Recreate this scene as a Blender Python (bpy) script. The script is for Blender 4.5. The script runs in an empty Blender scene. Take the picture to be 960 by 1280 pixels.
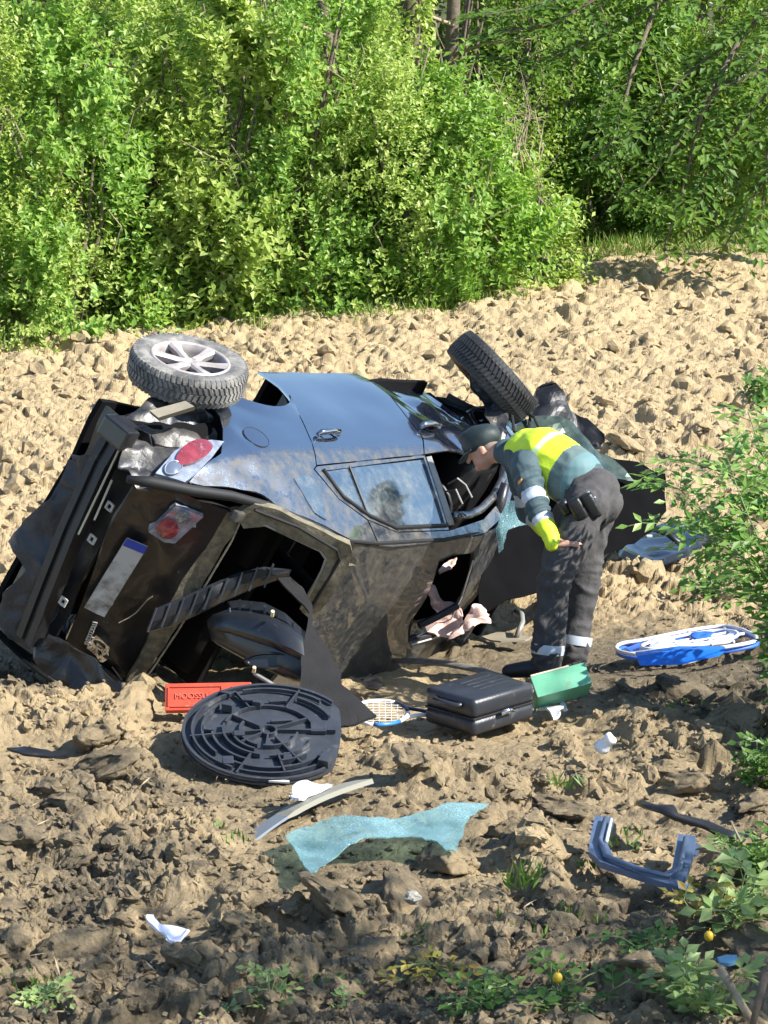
import bpy, bmesh, math, random
import numpy as np
from mathutils import Vector, Matrix, noise as mnoise
from mathutils.geometry import delaunay_2d_cdt

random.seed(7)
rng = np.random.default_rng(11)
SC = bpy.context.scene
COL = SC.collection

# ------------------------------------------------------------------ camera, sky, sun, exposure
PITCH = math.radians(15.0)
CAM_Z = 4.65
FOC = 3400.0                      # focal length in photograph pixels (960 x 1280)
cam_d = bpy.data.cameras.new("camera")
cam_d.sensor_fit = 'VERTICAL'
cam_d.sensor_height = 36.0
cam_d.lens = FOC / 1280.0 * 36.0
cam_d.clip_end = 2000.0
cam_d.clip_start = 0.1
cam = bpy.data.objects.new("camera", cam_d)
cam.location = (0, 0, CAM_Z)
cam.rotation_euler = (math.radians(90) - PITCH, 0, 0)
COL.objects.link(cam)
SC.camera = cam

SUN_DIR = Vector((0.72, -0.22, 0.65)).normalized()
world = bpy.data.worlds.new("World")
SC.world = world
world.use_nodes = True
wn = world.node_tree
bg = wn.nodes["Background"]
sky = wn.nodes.new("ShaderNodeTexSky")
sky.sky_type = 'NISHITA'
sky.sun_disc = False
sky.sun_elevation = math.asin(SUN_DIR.z)
sky.sun_rotation = math.atan2(SUN_DIR.x, SUN_DIR.y)
sky.air_density = 1.0
sky.dust_density = 0.25
sky.ozone_density = 2.5
wn.links.new(sky.outputs[0], bg.inputs[0])
bg.inputs[1].default_value = 0.10
sun_d = bpy.data.lights.new("sun", 'SUN')
sun_d.energy = 4.6
sun_d.angle = math.radians(0.5)
sun_d.color = (1.0, 0.96, 0.89)
sun = bpy.data.objects.new("sun", sun_d)
sun.rotation_euler = (-SUN_DIR).to_track_quat('-Z', 'Y').to_euler()
sun.location = (8, -8, 12)
COL.objects.link(sun)
SC.view_settings.view_transform = 'Standard'
SC.view_settings.look = 'None'
SC.view_settings.gamma = 1.0
SC.view_settings.exposure = 1.3
SC.view_settings.use_curve_mapping = False
SC.cycles.max_bounces = 5
SC.cycles.diffuse_bounces = 2
SC.cycles.glossy_bounces = 3
SC.cycles.transmission_bounces = 3
SC.cycles.transparent_max_bounces = 12
SC.cycles.use_denoising = True
SC.cycles.use_adaptive_sampling = True
SC.cycles.adaptive_threshold = 0.03

CP, SP = math.cos(PITCH), math.sin(PITCH)


def c2w(x, up, d):
    return Vector((x, up * SP + d * CP, CAM_Z + up * CP - d * SP))


def pix(u, v, d):
    """point seen at photograph pixel (u, v) at depth d metres"""
    return c2w((u - 480.0) / FOC * d, (640.0 - v) / FOC * d, d)


def sstep(a, b, x):
    t = np.clip((x - a) / (b - a), 0, 1)
    return t * t * (3 - 2 * t)


MOUNDS = [  # x, y, radius, height
    (0.95, 14.5, 0.55, 0.07), (-1.9, 13.2, 0.9, 0.06), (2.3, 15.2, 0.9, 0.12), (0.1, 12.1, 0.5, 0.10),
    (1.5, 13.0, 0.7, 0.05), (-0.9, 11.2, 0.6, 0.06),
]


def zbase(x, y):
    x = np.asarray(x, float)
    y = np.asarray(y, float)
    z = -0.55 * sstep(12.6, 16.8, y)
    z = z + 0.05 * np.sin(x * 0.9 + 0.5) * np.cos(y * 0.7)
    for mx, my, r, h in MOUNDS:
        z = z + h * np.exp(-((x - mx) ** 2 + (y - my) ** 2) / (r * r))
    z = z + 0.5 * sstep(9.6, 6.0, y)
    return z


def _ss(a, b, x):
    t = min(1.0, max(0.0, (x - a) / (b - a)))
    return t * t * (3 - 2 * t)


def zb(x, y):
    z = -0.55 * _ss(12.6, 16.8, y) + 0.05 * math.sin(x * 0.9 + 0.5) * math.cos(y * 0.7) + 0.5 * _ss(9.6, 6.0, y)
    for mx, my, r, h in MOUNDS:
        z += h * math.exp(-((x - mx) ** 2 + (y - my) ** 2) / (r * r))
    return z


# patches of calmer ground under the wreckage: photograph boxes
CALM_PX = [(225, 850, 445, 985), (195, 845, 330, 900), (530, 845, 682, 940), (640, 815, 748, 885), (350, 995, 622, 1098), (285, 965, 480, 1078),
           (728, 1010, 882, 1120), (790, 995, 935, 1058), (758, 780, 955, 842), (436, 868, 550, 915), (738, 910, 778, 946), (176, 1136, 244, 1184),
           (758, 645, 892, 697), (485, 818, 645, 858), (600, 755, 670, 808), (660, 870, 715, 900), (352, 1164, 392, 1182), (885, 1188, 928, 1210),
           (360, 975, 420, 1004), (640, 795, 760, 860), (0, 925, 90, 950), (448, 838, 484, 864), (498, 1100, 532, 1140)]


def gpt(u, v, h=0.0):
    """ground point under a photograph pixel"""
    d0 = pix(u, v, 1.0) - Vector((0, 0, CAM_Z))
    t = 14.0
    for i in range(20):
        t += (CAM_Z + d0.z * t - (zb(d0.x * t, d0.y * t) + h)) / (-d0.z) * 0.85
    return Vector((0, 0, CAM_Z)) + d0 * t


CALM = []
for (a_, b_, c_, d_) in CALM_PX:
    g1 = gpt(a_, d_); g2 = gpt(c_, d_); g3 = gpt((a_ + c_) / 2, b_)
    CALM.append(((g1.x + g2.x) / 2, (g1.y + g3.y) / 2, abs(g2.x - g1.x) / 2 + 0.04, abs(g3.y - g1.y) / 2 + 0.10))


def calm(x, y):
    """1 on open ground, small under the wreckage"""
    m = np.ones(np.shape(x))
    for cx, cy, rx, ry in CALM:
        q = np.maximum(np.abs(x - cx) / rx, np.abs(y - cy) / ry)
        m = np.minimum(m, 0.30 + 0.70 * sstep(0.85, 1.35, q))
    return m


def depth_of(P):
    return P.y * CP + (CAM_Z - P.z) * SP


# ------------------------------------------------------------------ materials
def nmat(name):
    m = bpy.data.materials.new(name)
    m.use_nodes = True
    nt = m.node_tree
    return m, nt, nt.nodes["Principled BSDF"]


def N(nt, t, **kw):
    n = nt.nodes.new(t)
    for k, v in kw.items():
        setattr(n, k, v)
    return n


def noise_fac(nt, scale, detail=6, rough=0.6, coords='Object', lo=0.35, hi=0.65, dist=0.0):
    tc = N(nt, "ShaderNodeTexCoord")
    nz = N(nt, "ShaderNodeTexNoise")
    nz.inputs["Scale"].default_value = scale
    nz.inputs["Detail"].default_value = detail
    nz.inputs["Roughness"].default_value = rough
    nz.inputs["Distortion"].default_value = dist
    nt.links.new(tc.outputs[coords], nz.inputs["Vector"])
    mr = N(nt, "ShaderNodeMapRange")
    mr.inputs[1].default_value = lo
    mr.inputs[2].default_value = hi
    nt.links.new(nz.outputs[0], mr.inputs[0])
    return mr.outputs[0], nz


def mixc(nt, fac, a, b):
    m = N(nt, "ShaderNodeMix", data_type='RGBA')
    if hasattr(fac, "is_output"):
        nt.links.new(fac, m.inputs[0])
    else:
        m.inputs[0].default_value = fac
    for s, c in ((6, a), (7, b)):
        if hasattr(c, "is_output"):
            nt.links.new(c, m.inputs[s])
        else:
            m.inputs[s].default_value = (*c, 1)
    return m.outputs[2]


def mixf(nt, fac, a, b):
    m = N(nt, "ShaderNodeMix", data_type='FLOAT')
    nt.links.new(fac, m.inputs[0])
    for s, c in ((2, a), (3, b)):
        if hasattr(c, "is_output"):
            nt.links.new(c, m.inputs[s])
        else:
            m.inputs[s].default_value = c
    return m.outputs[0]


def simple(name, col, rough=0.5, metal=0.0, col2=None, scale=8.0, bump=0.0, bscale=40.0, coat=0.0, dirt=0.0,
           dirtcol=(0.20, 0.16, 0.10), dscale=9.0, spec=0.5, lo=0.35, hi=0.65):
    m, nt, b = nmat(name)
    c = col
    if col2 is not None:
        f, _ = noise_fac(nt, scale, lo=lo, hi=hi)
        c = mixc(nt, f, col, col2)
    r = rough
    if dirt > 0:
        f, _ = noise_fac(nt, dscale, detail=8, rough=0.7, lo=0.62 - 0.3 * dirt, hi=0.82 - 0.3 * dirt)
        c = mixc(nt, f, c, dirtcol)
        r = mixf(nt, f, rough, 0.9)
    if hasattr(c, "is_output"):
        nt.links.new(c, b.inputs["Base Color"])
    else:
        b.inputs["Base Color"].default_value = (*c, 1)
    if hasattr(r, "is_output"):
        nt.links.new(r, b.inputs["Roughness"])
    else:
        b.inputs["Roughness"].default_value = r
    b.inputs["Metallic"].default_value = metal
    b.inputs["Coat Weight"].default_value = coat
    b.inputs["Coat Roughness"].default_value = 0.05
    b.inputs["Specular IOR Level"].default_value = spec
    if bump > 0:
        _, nz = noise_fac(nt, bscale, detail=8, rough=0.65)
        bp = N(nt, "ShaderNodeBump")
        bp.inputs["Strength"].default_value = bump
        bp.inputs["Distance"].default_value = 0.02
        nt.links.new(nz.outputs[0], bp.inputs["Height"])
        nt.links.new(bp.outputs[0], b.inputs["Normal"])
    return m


def leafmat(name, cols, trans=0.35, rough=0.45):
    m, nt, b = nmat(name)
    geo = N(nt, "ShaderNodeNewGeometry")
    cr = N(nt, "ShaderNodeValToRGB")
    el = cr.color_ramp.elements
    while len(el) < len(cols):
        el.new(0.5)
    for i, c in enumerate(cols):
        el[i].position = i / (len(cols) - 1)
        el[i].color = (*c, 1)
    nt.links.new(geo.outputs["Random Per Island"], cr.inputs[0])
    nt.links.new(cr.outputs[0], b.inputs["Base Color"])
    b.inputs["Roughness"].default_value = rough
    b.inputs["Specular IOR Level"].default_value = 0.35
    tr = N(nt, "ShaderNodeBsdfTranslucent")
    hs = N(nt, "ShaderNodeHueSaturation")
    hs.inputs["Value"].default_value = 1.5
    hs.inputs["Saturation"].default_value = 1.1
    nt.links.new(cr.outputs[0], hs.inputs["Color"])
    nt.links.new(hs.outputs[0], tr.inputs[0])
    mx = N(nt, "ShaderNodeMixShader")
    mx.inputs[0].default_value = trans
    nt.links.new(b.outputs[0], mx.inputs[1])
    nt.links.new(tr.outputs[0], mx.inputs[2])
    nt.links.new(mx.outputs[0], nt.nodes["Material Output"].inputs[0])
    return m


def soilmat(name, moist):
    m, nt, b = nmat(name)
    tc = N(nt, "ShaderNodeTexCoord")
    geo = N(nt, "ShaderNodeNewGeometry")
    # patches of dry pale crust and of moist grey earth
    f1, n1 = noise_fac(nt, 1.1, detail=4, rough=0.6, coords='Object', lo=0.36, hi=0.62)
    f2, n2 = noise_fac(nt, 7.0, detail=8, rough=0.72, coords='Object', lo=0.33, hi=0.66)
    f3, n3 = noise_fac(nt, 55.0, detail=6, rough=0.7, coords='Object', lo=0.3, hi=0.7)
    for n in (n1, n2, n3):
        nt.links.new(geo.outputs["Position"], n.inputs["Vector"])
    dry = mixc(nt, f3, (0.48, 0.37, 0.22), (0.34, 0.255, 0.145))
    dark_earth = mixc(nt, f3, (0.17, 0.138, 0.09), (0.08, 0.063, 0.041))
    mid = mixc(nt, f2, (0.27, 0.195, 0.10), (0.46, 0.35, 0.19))
    drym = mixc(nt, f2, dry, mid)
    # the field is moister and greyer towards the bank (small y)
    sep = N(nt, "ShaderNodeSeparateXYZ")
    nt.links.new(geo.outputs["Position"], sep.inputs[0])
    mr = N(nt, "ShaderNodeMapRange", interpolation_type='SMOOTHSTEP')
    mr.inputs[1].default_value = 14.6
    mr.inputs[2].default_value = 11.2
    nt.links.new(sep.outputs[1], mr.inputs[0])
    ad = N(nt, "ShaderNodeMath", operation='MULTIPLY_ADD')
    nt.links.new(mr.outputs[0], ad.inputs[0])
    ad.inputs[1].default_value = 0.5
    ad.inputs[2].default_value = moist
    nb = N(nt, "ShaderNodeMath", operation='ADD')
    nt.links.new(f1, nb.inputs[0])
    nt.links.new(f2, nb.inputs[1])
    mu = N(nt, "ShaderNodeMath", operation='MULTIPLY')
    nt.links.new(nb.outputs[0], mu.inputs[0])
    nt.links.new(ad.outputs[0], mu.inputs[1])
    mu.use_clamp = True
    # soft-edged ovals of the darker soil tone beside the wreck
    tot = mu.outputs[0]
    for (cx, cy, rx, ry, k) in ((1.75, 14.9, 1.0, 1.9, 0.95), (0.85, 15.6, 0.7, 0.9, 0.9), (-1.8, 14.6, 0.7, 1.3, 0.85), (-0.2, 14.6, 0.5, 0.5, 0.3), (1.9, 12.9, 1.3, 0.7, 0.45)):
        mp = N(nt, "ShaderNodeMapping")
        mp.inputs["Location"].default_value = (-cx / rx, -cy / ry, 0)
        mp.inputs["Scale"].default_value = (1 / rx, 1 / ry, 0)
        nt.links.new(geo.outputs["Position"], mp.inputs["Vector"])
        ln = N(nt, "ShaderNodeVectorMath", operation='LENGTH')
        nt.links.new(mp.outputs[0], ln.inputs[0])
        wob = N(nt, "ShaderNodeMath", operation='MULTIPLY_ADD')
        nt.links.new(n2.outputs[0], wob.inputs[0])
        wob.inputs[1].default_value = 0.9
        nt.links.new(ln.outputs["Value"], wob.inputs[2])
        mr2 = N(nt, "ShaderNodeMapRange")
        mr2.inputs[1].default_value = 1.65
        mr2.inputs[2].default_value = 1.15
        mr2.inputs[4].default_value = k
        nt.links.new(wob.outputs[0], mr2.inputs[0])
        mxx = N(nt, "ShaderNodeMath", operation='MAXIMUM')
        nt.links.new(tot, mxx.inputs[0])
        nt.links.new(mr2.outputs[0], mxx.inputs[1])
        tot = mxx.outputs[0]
    c = mixc(nt, tot, drym, dark_earth)
    nt.links.new(c, b.inputs["Base Color"])
    b.inputs["Roughness"].default_value = 0.86
    b.inputs["Specular IOR Level"].default_value = 0.25
    bp = N(nt, "ShaderNodeBump")
    bp.inputs["Strength"].default_value = 0.9
    bp.inputs["Distance"].default_value = 0.02
    n4 = N(nt, "ShaderNodeTexNoise")
    n4.inputs["Scale"].default_value = 38.0
    n4.inputs["Detail"].default_value = 9
    n4.inputs["Roughness"].default_value = 0.72
    nt.links.new(geo.outputs["Position"], n4.inputs["Vector"])
    nt.links.new(n4.outputs[0], bp.inputs["Height"])
    nt.links.new(bp.outputs[0], b.inputs["Normal"])
    return m


M = {}
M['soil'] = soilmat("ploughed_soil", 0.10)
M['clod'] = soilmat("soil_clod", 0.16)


def paintmat(name):
    """black blue paint with dried mud from the shoulder line up to the roof (car axes)"""
    m, nt, b = nmat(name)
    tc = N(nt, "ShaderNodeTexCoord")
    sep = N(nt, "ShaderNodeSeparateXYZ")
    nt.links.new(tc.outputs['Object'], sep.inputs[0])
    mr = N(nt, "ShaderNodeMapRange")
    mr.inputs[1].default_value = 0.905
    mr.inputs[2].default_value = 0.955
    nt.links.new(sep.outputs[2], mr.inputs[0])
    top = N(nt, "ShaderNodeMapRange")
    top.inputs[1].default_value = 1.33
    top.inputs[2].default_value = 1.46
    nt.links.new(sep.outputs[2], top.inputs[0])
    f, nz = noise_fac(nt, 16.0, detail=9, rough=0.75, lo=0.40, hi=0.62)
    f2, nz2 = noise_fac(nt, 3.2, detail=5, rough=0.6, lo=0.36, hi=0.60)
    # mud amount
    a = N(nt, "ShaderNodeMath", operation='MULTIPLY')
    nt.links.new(mr.outputs[0], a.inputs[0])
    fb = N(nt, "ShaderNodeMapRange")
    fb.inputs[3].default_value = 0.34
    nt.links.new(f, fb.inputs[0])
    nt.links.new(fb.outputs[0], a.inputs[1])
    t2 = N(nt, "ShaderNodeMath", operation='MULTIPLY_ADD')
    nt.links.new(top.outputs[0], t2.inputs[0])
    t2.inputs[1].default_value = 0.80
    t2.inputs[2].default_value = 0.06
    f3, _ = noise_fac(nt, 70.0, detail=6, rough=0.7, lo=0.35, hi=0.6)
    t3 = N(nt, "ShaderNodeMath", operation='MULTIPLY')
    nt.links.new(t2.outputs[0], t3.inputs[0])
    fm = N(nt, "ShaderNodeMapRange")
    fm.inputs[3].default_value = 0.30
    nt.links.new(f3, fm.inputs[0])
    pt = N(nt, "ShaderNodeMapRange")
    pt.inputs[3].default_value = 0.45
    nt.links.new(f2, pt.inputs[0])
    pm = N(nt, "ShaderNodeMath", operation='MULTIPLY')
    nt.links.new(fm.outputs[0], pm.inputs[0])
    nt.links.new(pt.outputs[0], pm.inputs[1])
    nt.links.new(pm.outputs[0], t3.inputs[1])
    mx = N(nt, "ShaderNodeMath", operation='MAXIMUM')
    sc = N(nt, "ShaderNodeMath", operation='MULTIPLY')
    nt.links.new(a.outputs[0], sc.inputs[0])
    sc.inputs[1].default_value = 0.8
    nt.links.new(sc.outputs[0], mx.inputs[0])
    nt.links.new(t3.outputs[0], mx.inputs[1])
    # faint dust film on the flank
    du = N(nt, "ShaderNodeMath", operation='MULTIPLY')
    nt.links.new(f2, du.inputs[0])
    du.inputs[1].default_value = 0.06
    mx2 = N(nt, "ShaderNodeMath", operation='MAXIMUM', use_clamp=True)
    nt.links.new(mx.outputs[0], mx2.inputs[0])
    nt.links.new(du.outputs[0], mx2.inputs[1])
    mud = mixc(nt, f, (0.03, 0.025, 0.019), (0.095, 0.079, 0.053))
    c = mixc(nt, mx2.outputs[0], (0.008, 0.010, 0.018), mud)
    nt.links.new(c, b.inputs["Base Color"])
    r = mixf(nt, mx2.outputs[0], 0.16, 0.85)
    nt.links.new(r, b.inputs["Roughness"])
    cw = mixf(nt, mx2.outputs[0], 1.0, 0.0)
    nt.links.new(cw, b.inputs["Coat Weight"])
    b.inputs["Coat Roughness"].default_value = 0.04
    b.inputs["Coat IOR"].default_value = 3.8
    b.inputs["Coat Tint"].default_value = (0.72, 0.85, 1.0, 1)
    b.inputs["Specular IOR Level"].default_value = 0.9
    bp = N(nt, "ShaderNodeBump")
    bp.inputs["Strength"].default_value = 0.25
    bp.inputs["Distance"].default_value = 0.01
    nt.links.new(mx2.outputs[0], bp.inputs["Height"])
    nt.links.new(bp.outputs[0], b.inputs["Normal"])
    return m


M['paint'] = paintmat("black_car_paint")
M['paint_dirty'] = simple("muddy_black_paint", (0.006, 0.006, 0.009), 0.36, col2=(0.014, 0.013, 0.012), dirt=0.06, dirtcol=(0.06, 0.05, 0.035), dscale=8, coat=0.3, bump=0.15, bscale=14)
M['mudpanel'] = simple("dusty_muddy_panel", (0.09, 0.08, 0.055), 0.85, col2=(0.19, 0.165, 0.11), scale=22, bump=0.4)
M['barmetal'] = simple("scraped_dusty_metal", (0.018, 0.020, 0.027), 0.36, 0.1, col2=(0.10, 0.092, 0.078), scale=6, bump=0.3, bscale=18, lo=0.42, hi=0.62)
M['blackplastic'] = simple("black_plastic", (0.007, 0.007, 0.008), 0.45, col2=(0.013, 0.013, 0.015), bump=0.1, bscale=60, dirt=0.06, dirtcol=(0.10, 0.08, 0.055))
M['blueplastic'] = simple("dusty_blue_black_plastic", (0.012, 0.016, 0.024), 0.38, col2=(0.022, 0.03, 0.042), bump=0.5, bscale=30, dirt=0.08, dirtcol=(0.07, 0.07, 0.065))
M['rubber'] = simple("black_rubber", (0.006, 0.006, 0.007), 0.7)
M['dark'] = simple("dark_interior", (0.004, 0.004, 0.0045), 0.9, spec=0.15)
M['tyre'] = simple("dusty_tyre", (0.06, 0.06, 0.06), 0.8, col2=(0.17, 0.165, 0.155), scale=7, dirt=0.42, dirtcol=(0.32, 0.30, 0.26), bump=0.2)
M['alloy'] = simple("dusty_alloy", (0.46, 0.42, 0.40), 0.5, 0.25, col2=(0.32, 0.28, 0.26), scale=12, dirt=0.16, dirtcol=(0.22, 0.18, 0.15), dscale=16)
M['chrome'] = simple("chrome", (0.75, 0.75, 0.77), 0.12, 1.0)
M['seal'] = simple("grey_seal", (0.25, 0.24, 0.22), 0.6)


def glassmat(name, col, mix=0.12, rough=0.03, tint=(0.4, 0.6, 0.6)):
    m, nt, b = nmat(name)
    df, _ = noise_fac(nt, 7.0, detail=9, rough=0.72, lo=0.40, hi=0.85)
    nt.links.new(mixc(nt, df, col, (0.30, 0.28, 0.23)), b.inputs["Base Color"])
    nt.links.new(mixf(nt, df, rough, 0.7), b.inputs["Roughness"])
    b.inputs["Specular IOR Level"].default_value = 0.9
    nt.links.new(mixf(nt, df, 1.0, 0.25), b.inputs["Coat Weight"])
    b.inputs["Coat Roughness"].default_value = 0.085
    b.inputs["Coat Tint"].default_value = (0.75, 0.90, 1.0, 1)
    b.inputs["Coat IOR"].default_value = 3.2
    tr = N(nt, "ShaderNodeBsdfTransparent")
    tr.inputs[0].default_value = (*tint, 1)
    mx = N(nt, "ShaderNodeMixShader")
    mx.inputs[0].default_value = mix
    nt.links.new(b.outputs[0], mx.inputs[1])
    nt.links.new(tr.outputs[0], mx.inputs[2])
    nt.links.new(mx.outputs[0], nt.nodes["Material Output"].inputs[0])
    return m


M['carglass'] = glassmat("tinted_side_glass", (0.02, 0.03, 0.04), 0.15)


def crackglass(name, col):
    m, nt, b = nmat(name)
    tc = N(nt, "ShaderNodeTexCoord")
    vo = N(nt, "ShaderNodeTexVoronoi", feature='DISTANCE_TO_EDGE')
    vo.inputs["Scale"].default_value = 75.0
    nt.links.new(tc.outputs['Object'], vo.inputs["Vector"])
    mr = N(nt, "ShaderNodeMapRange")
    mr.inputs[1].default_value = 0.02
    mr.inputs[2].default_value = 0.12
    nt.links.new(vo.outputs["Distance"], mr.inputs[0])
    f, _ = noise_fac(nt, 3.0, detail=6, rough=0.65, lo=0.35, hi=0.6)
    base = mixc(nt, f, col, tuple(min(1, c * 0.62) for c in col))
    c = mixc(nt, mr.outputs[0], tuple(min(1, c * 1.35) for c in col), base)
    nt.links.new(c, b.inputs["Base Color"])
    b.inputs["Roughness"].default_value = 0.18
    b.inputs["Coat Weight"].default_value = 0.6
    bp = N(nt, "ShaderNodeBump")
    bp.inputs["Strength"].default_value = 0.5
    bp.inputs["Distance"].default_value = 0.004
    nt.links.new(mr.outputs[0], bp.inputs["Height"])
    nt.links.new(bp.outputs[0], b.inputs["Normal"])
    tr = N(nt, "ShaderNodeBsdfTransparent")
    tr.inputs[0].default_value = (0.72, 0.9, 0.9, 1)
    mx = N(nt, "ShaderNodeMixShader")
    gf, _ = noise_fac(nt, 4.0, detail=5, rough=0.6, lo=0.3, hi=0.7)
    gm = N(nt, "ShaderNodeMapRange")
    gm.inputs[3].default_value = 0.32
    gm.inputs[4].default_value = 0.78
    nt.links.new(gf, gm.inputs[0])
    nt.links.new(gm.outputs[0], mx.inputs[0])
    nt.links.new(b.outputs[0], mx.inputs[1])
    nt.links.new(tr.outputs[0], mx.inputs[2])
    nt.links.new(mx.outputs[0], nt.nodes["Material Output"].inputs[0])
    return m


M['shatter'] = crackglass("shattered_windscreen_glass", (0.30, 0.50, 0.53))


# ------------------------------------------------------------------ mesh helpers
def tag(o, label=None, cat=None, group=None, kind=None):
    if label: o["label"] = label
    if cat: o["category"] = cat
    if group: o["group"] = group
    if kind: o["kind"] = kind
    elif cat: o["kind"] = "thing"
    return o


def empty(name, loc=(0, 0, 0), mat=None):
    o = bpy.data.objects.new(name, None)
    o.empty_display_size = 0.1
    if mat is not None:
        o.matrix_world = mat
    else:
        o.location = loc
    COL.objects.link(o)
    return o


def mesh_obj(name, verts, faces, mat, parent=None, smooth=False, world=False, mats=None, midx=None):
    """links one mesh object; verts are local to the parent unless world is set"""
    if parent is not None and world:
        inv = wmat(parent).inverted()
        verts = [inv @ Vector(v) for v in verts]
    me = bpy.data.meshes.new(name)
    me.from_pydata([tuple(v) for v in verts], [], faces)
    if mats:
        for k in mats: me.materials.append(k)
        me.polygons.foreach_set("material_index", midx)
    else:
        me.materials.append(mat)
    if smooth:
        me.polygons.foreach_set("use_smooth", [True] * len(me.polygons))
    me.update()
    o = bpy.data.objects.new(name, me)
    COL.objects.link(o)
    if parent is not None:
        o.parent = parent
    return o


def wmat(o):
    m = o.matrix_basis.copy()
    p = o.parent
    while p is not None:
        m = p.matrix_basis @ o.matrix_parent_inverse @ m
        o = p
        p = p.parent
    return m


class MB:
    def __init__(s):
        s.v = []; s.f = []

    def add(s, vs, fs):
        k = len(s.v)
        s.v += [Vector(v) for v in vs]
        s.f += [tuple(i + k for i in f) for f in fs]
        return s

    def box(s, c, size, rot=None, bev=0.0):
        """box, optionally with chamfered edges"""
        c = Vector(c); hx, hy, hz = (a / 2 for a in size)
        if bev <= 0:
            vs = [Vector((x, y, z)) for x in (-hx, hx) for y in (-hy, hy) for z in (-hz, hz)]
            fs = [(0, 1, 3, 2), (4, 6, 7, 5), (0, 4, 5, 1), (2, 3, 7, 6), (0, 2, 6, 4), (1, 5, 7, 3)]
        else:
            bm = bmesh.new()
            bmesh.ops.create_cube(bm, size=1.0)
            for v in bm.verts:
                v.co = Vector((v.co.x * 2 * hx, v.co.y * 2 * hy, v.co.z * 2 * hz))
            bmesh.ops.bevel(bm, geom=bm.edges[:], offset=bev, segments=2, affect='EDGES', profile=0.6)
            bm.verts.index_update()
            vs = [v.co.copy() for v in bm.verts]
            fs = [tuple(v.index for v in f.verts) for f in bm.faces]
            bm.free()
        if rot is not None:
            vs = [rot @ v for v in vs]
        return s.add([v + c for v in vs], fs)

    def tube(s, path, r, n=8, cap=True, flat=1.0):
        path = [Vector(p) for p in path]
        m = len(path)
        rs = r if isinstance(r, (list, tuple)) else [r] * m
        rings = []
        ref = None
        for i, p in enumerate(path):
            t = (path[min(i + 1, m - 1)] - path[max(i - 1, 0)])
            t = t.normalized() if t.length > 1e-9 else Vector((0, 0, 1))
            if ref is None:
                ref = Vector((0, 0, 1)) if abs(t.z) < 0.9 else Vector((1, 0, 0))
            a = (ref - t * ref.dot(t)).normalized()
            b = t.cross(a)
            ref = a
            rings.append([p + (a * math.cos(2 * math.pi * k / n) * flat + b * math.sin(2 * math.pi * k / n)) * rs[i] for k in range(n)])
        return s.loft(rings, cap)

    def loft(s, rings, cap=True, closed=True):
        n = len(rings[0])
        vs = [v for r in rings for v in r]
        fs = []
        for i in range(len(rings) - 1):
            for k in range(n if closed else n - 1):
                k2 = (k + 1) % n
                fs.append((i * n + k, i * n + k2, (i + 1) * n + k2, (i + 1) * n + k))
        if cap and closed:
            fs.append(tuple(range(n - 1, -1, -1)))
            fs.append(tuple((len(rings) - 1) * n + k for k in range(n)))
        return s.add(vs, fs)

    def prism(s, poly, off):
        """polygon (3-D points) extruded by the vector off"""
        n = len(poly)
        off = Vector(off)
        vs = [Vector(p) for p in poly] + [Vector(p) + off for p in poly]
        fs = [tuple(range(n - 1, -1, -1)), tuple(range(n, 2 * n))]
        fs += [(k, (k + 1) % n, n + (k + 1) % n, n + k) for k in range(n)]
        return s.add(vs, fs)

    def build(s, name, mat, parent=None, smooth=False, world=False):
        return mesh_obj(name, s.v, s.f, mat, parent, smooth, world)


def autosmooth(o, ang=35):
    me = o.data
    me.polygons.foreach_set("use_smooth", [True] * len(me.polygons))
    bm = bmesh.new(); bm.from_mesh(me)
    for e in bm.edges:
        if len(e.link_faces) == 2 and e.calc_face_angle(0) > math.radians(ang):
            e.smooth = False
    bm.to_mesh(me); bm.free()
    return o


def inside(poly, x, y):
    c = False
    n = len(poly)
    j = n - 1
    for i in range(n):
        xi, yi = poly[i]; xj, yj = poly[j]
        if (yi > y) != (yj > y) and x < (xj - xi) * (y - yi) / (yj - yi) + xi:
            c = not c
        j = i
    return c


def area2(poly):
    return 0.5 * sum(poly[i][0] * poly[(i + 1) % len(poly)][1] - poly[(i + 1) % len(poly)][0] * poly[i][1] for i in range(len(poly)))


def inset_poly(poly, d):
    if area2(poly) < 0: poly = poly[::-1]
    n = len(poly); out = []
    for i in range(n):
        a = Vector(poly[i - 1]); b = Vector(poly[i]); c = Vector(poly[(i + 1) % n])
        e1 = (b - a).normalized(); e2 = (c - b).normalized()
        n1 = Vector((-e1.y, e1.x)); n2 = Vector((-e2.y, e2.x))
        m = n1 + n2
        m = m.normalized() if m.length > 1e-6 else n1
        k = d / max(0.4, m.dot(n1))
        out.append((b.x + m.x * k, b.y + m.y * k))
    return out


def smooth_poly(poly, it=1):
    for _ in range(it):
        out = []
        n = len(poly)
        for i in range(n):
            a = poly[i]; b = poly[(i + 1) % n]
            out.append((a[0] * .75 + b[0] * .25, a[1] * .75 + b[1] * .25))
            out.append((a[0] * .25 + b[0] * .75, a[1] * .25 + b[1] * .75))
        poly = out
    return poly


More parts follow.
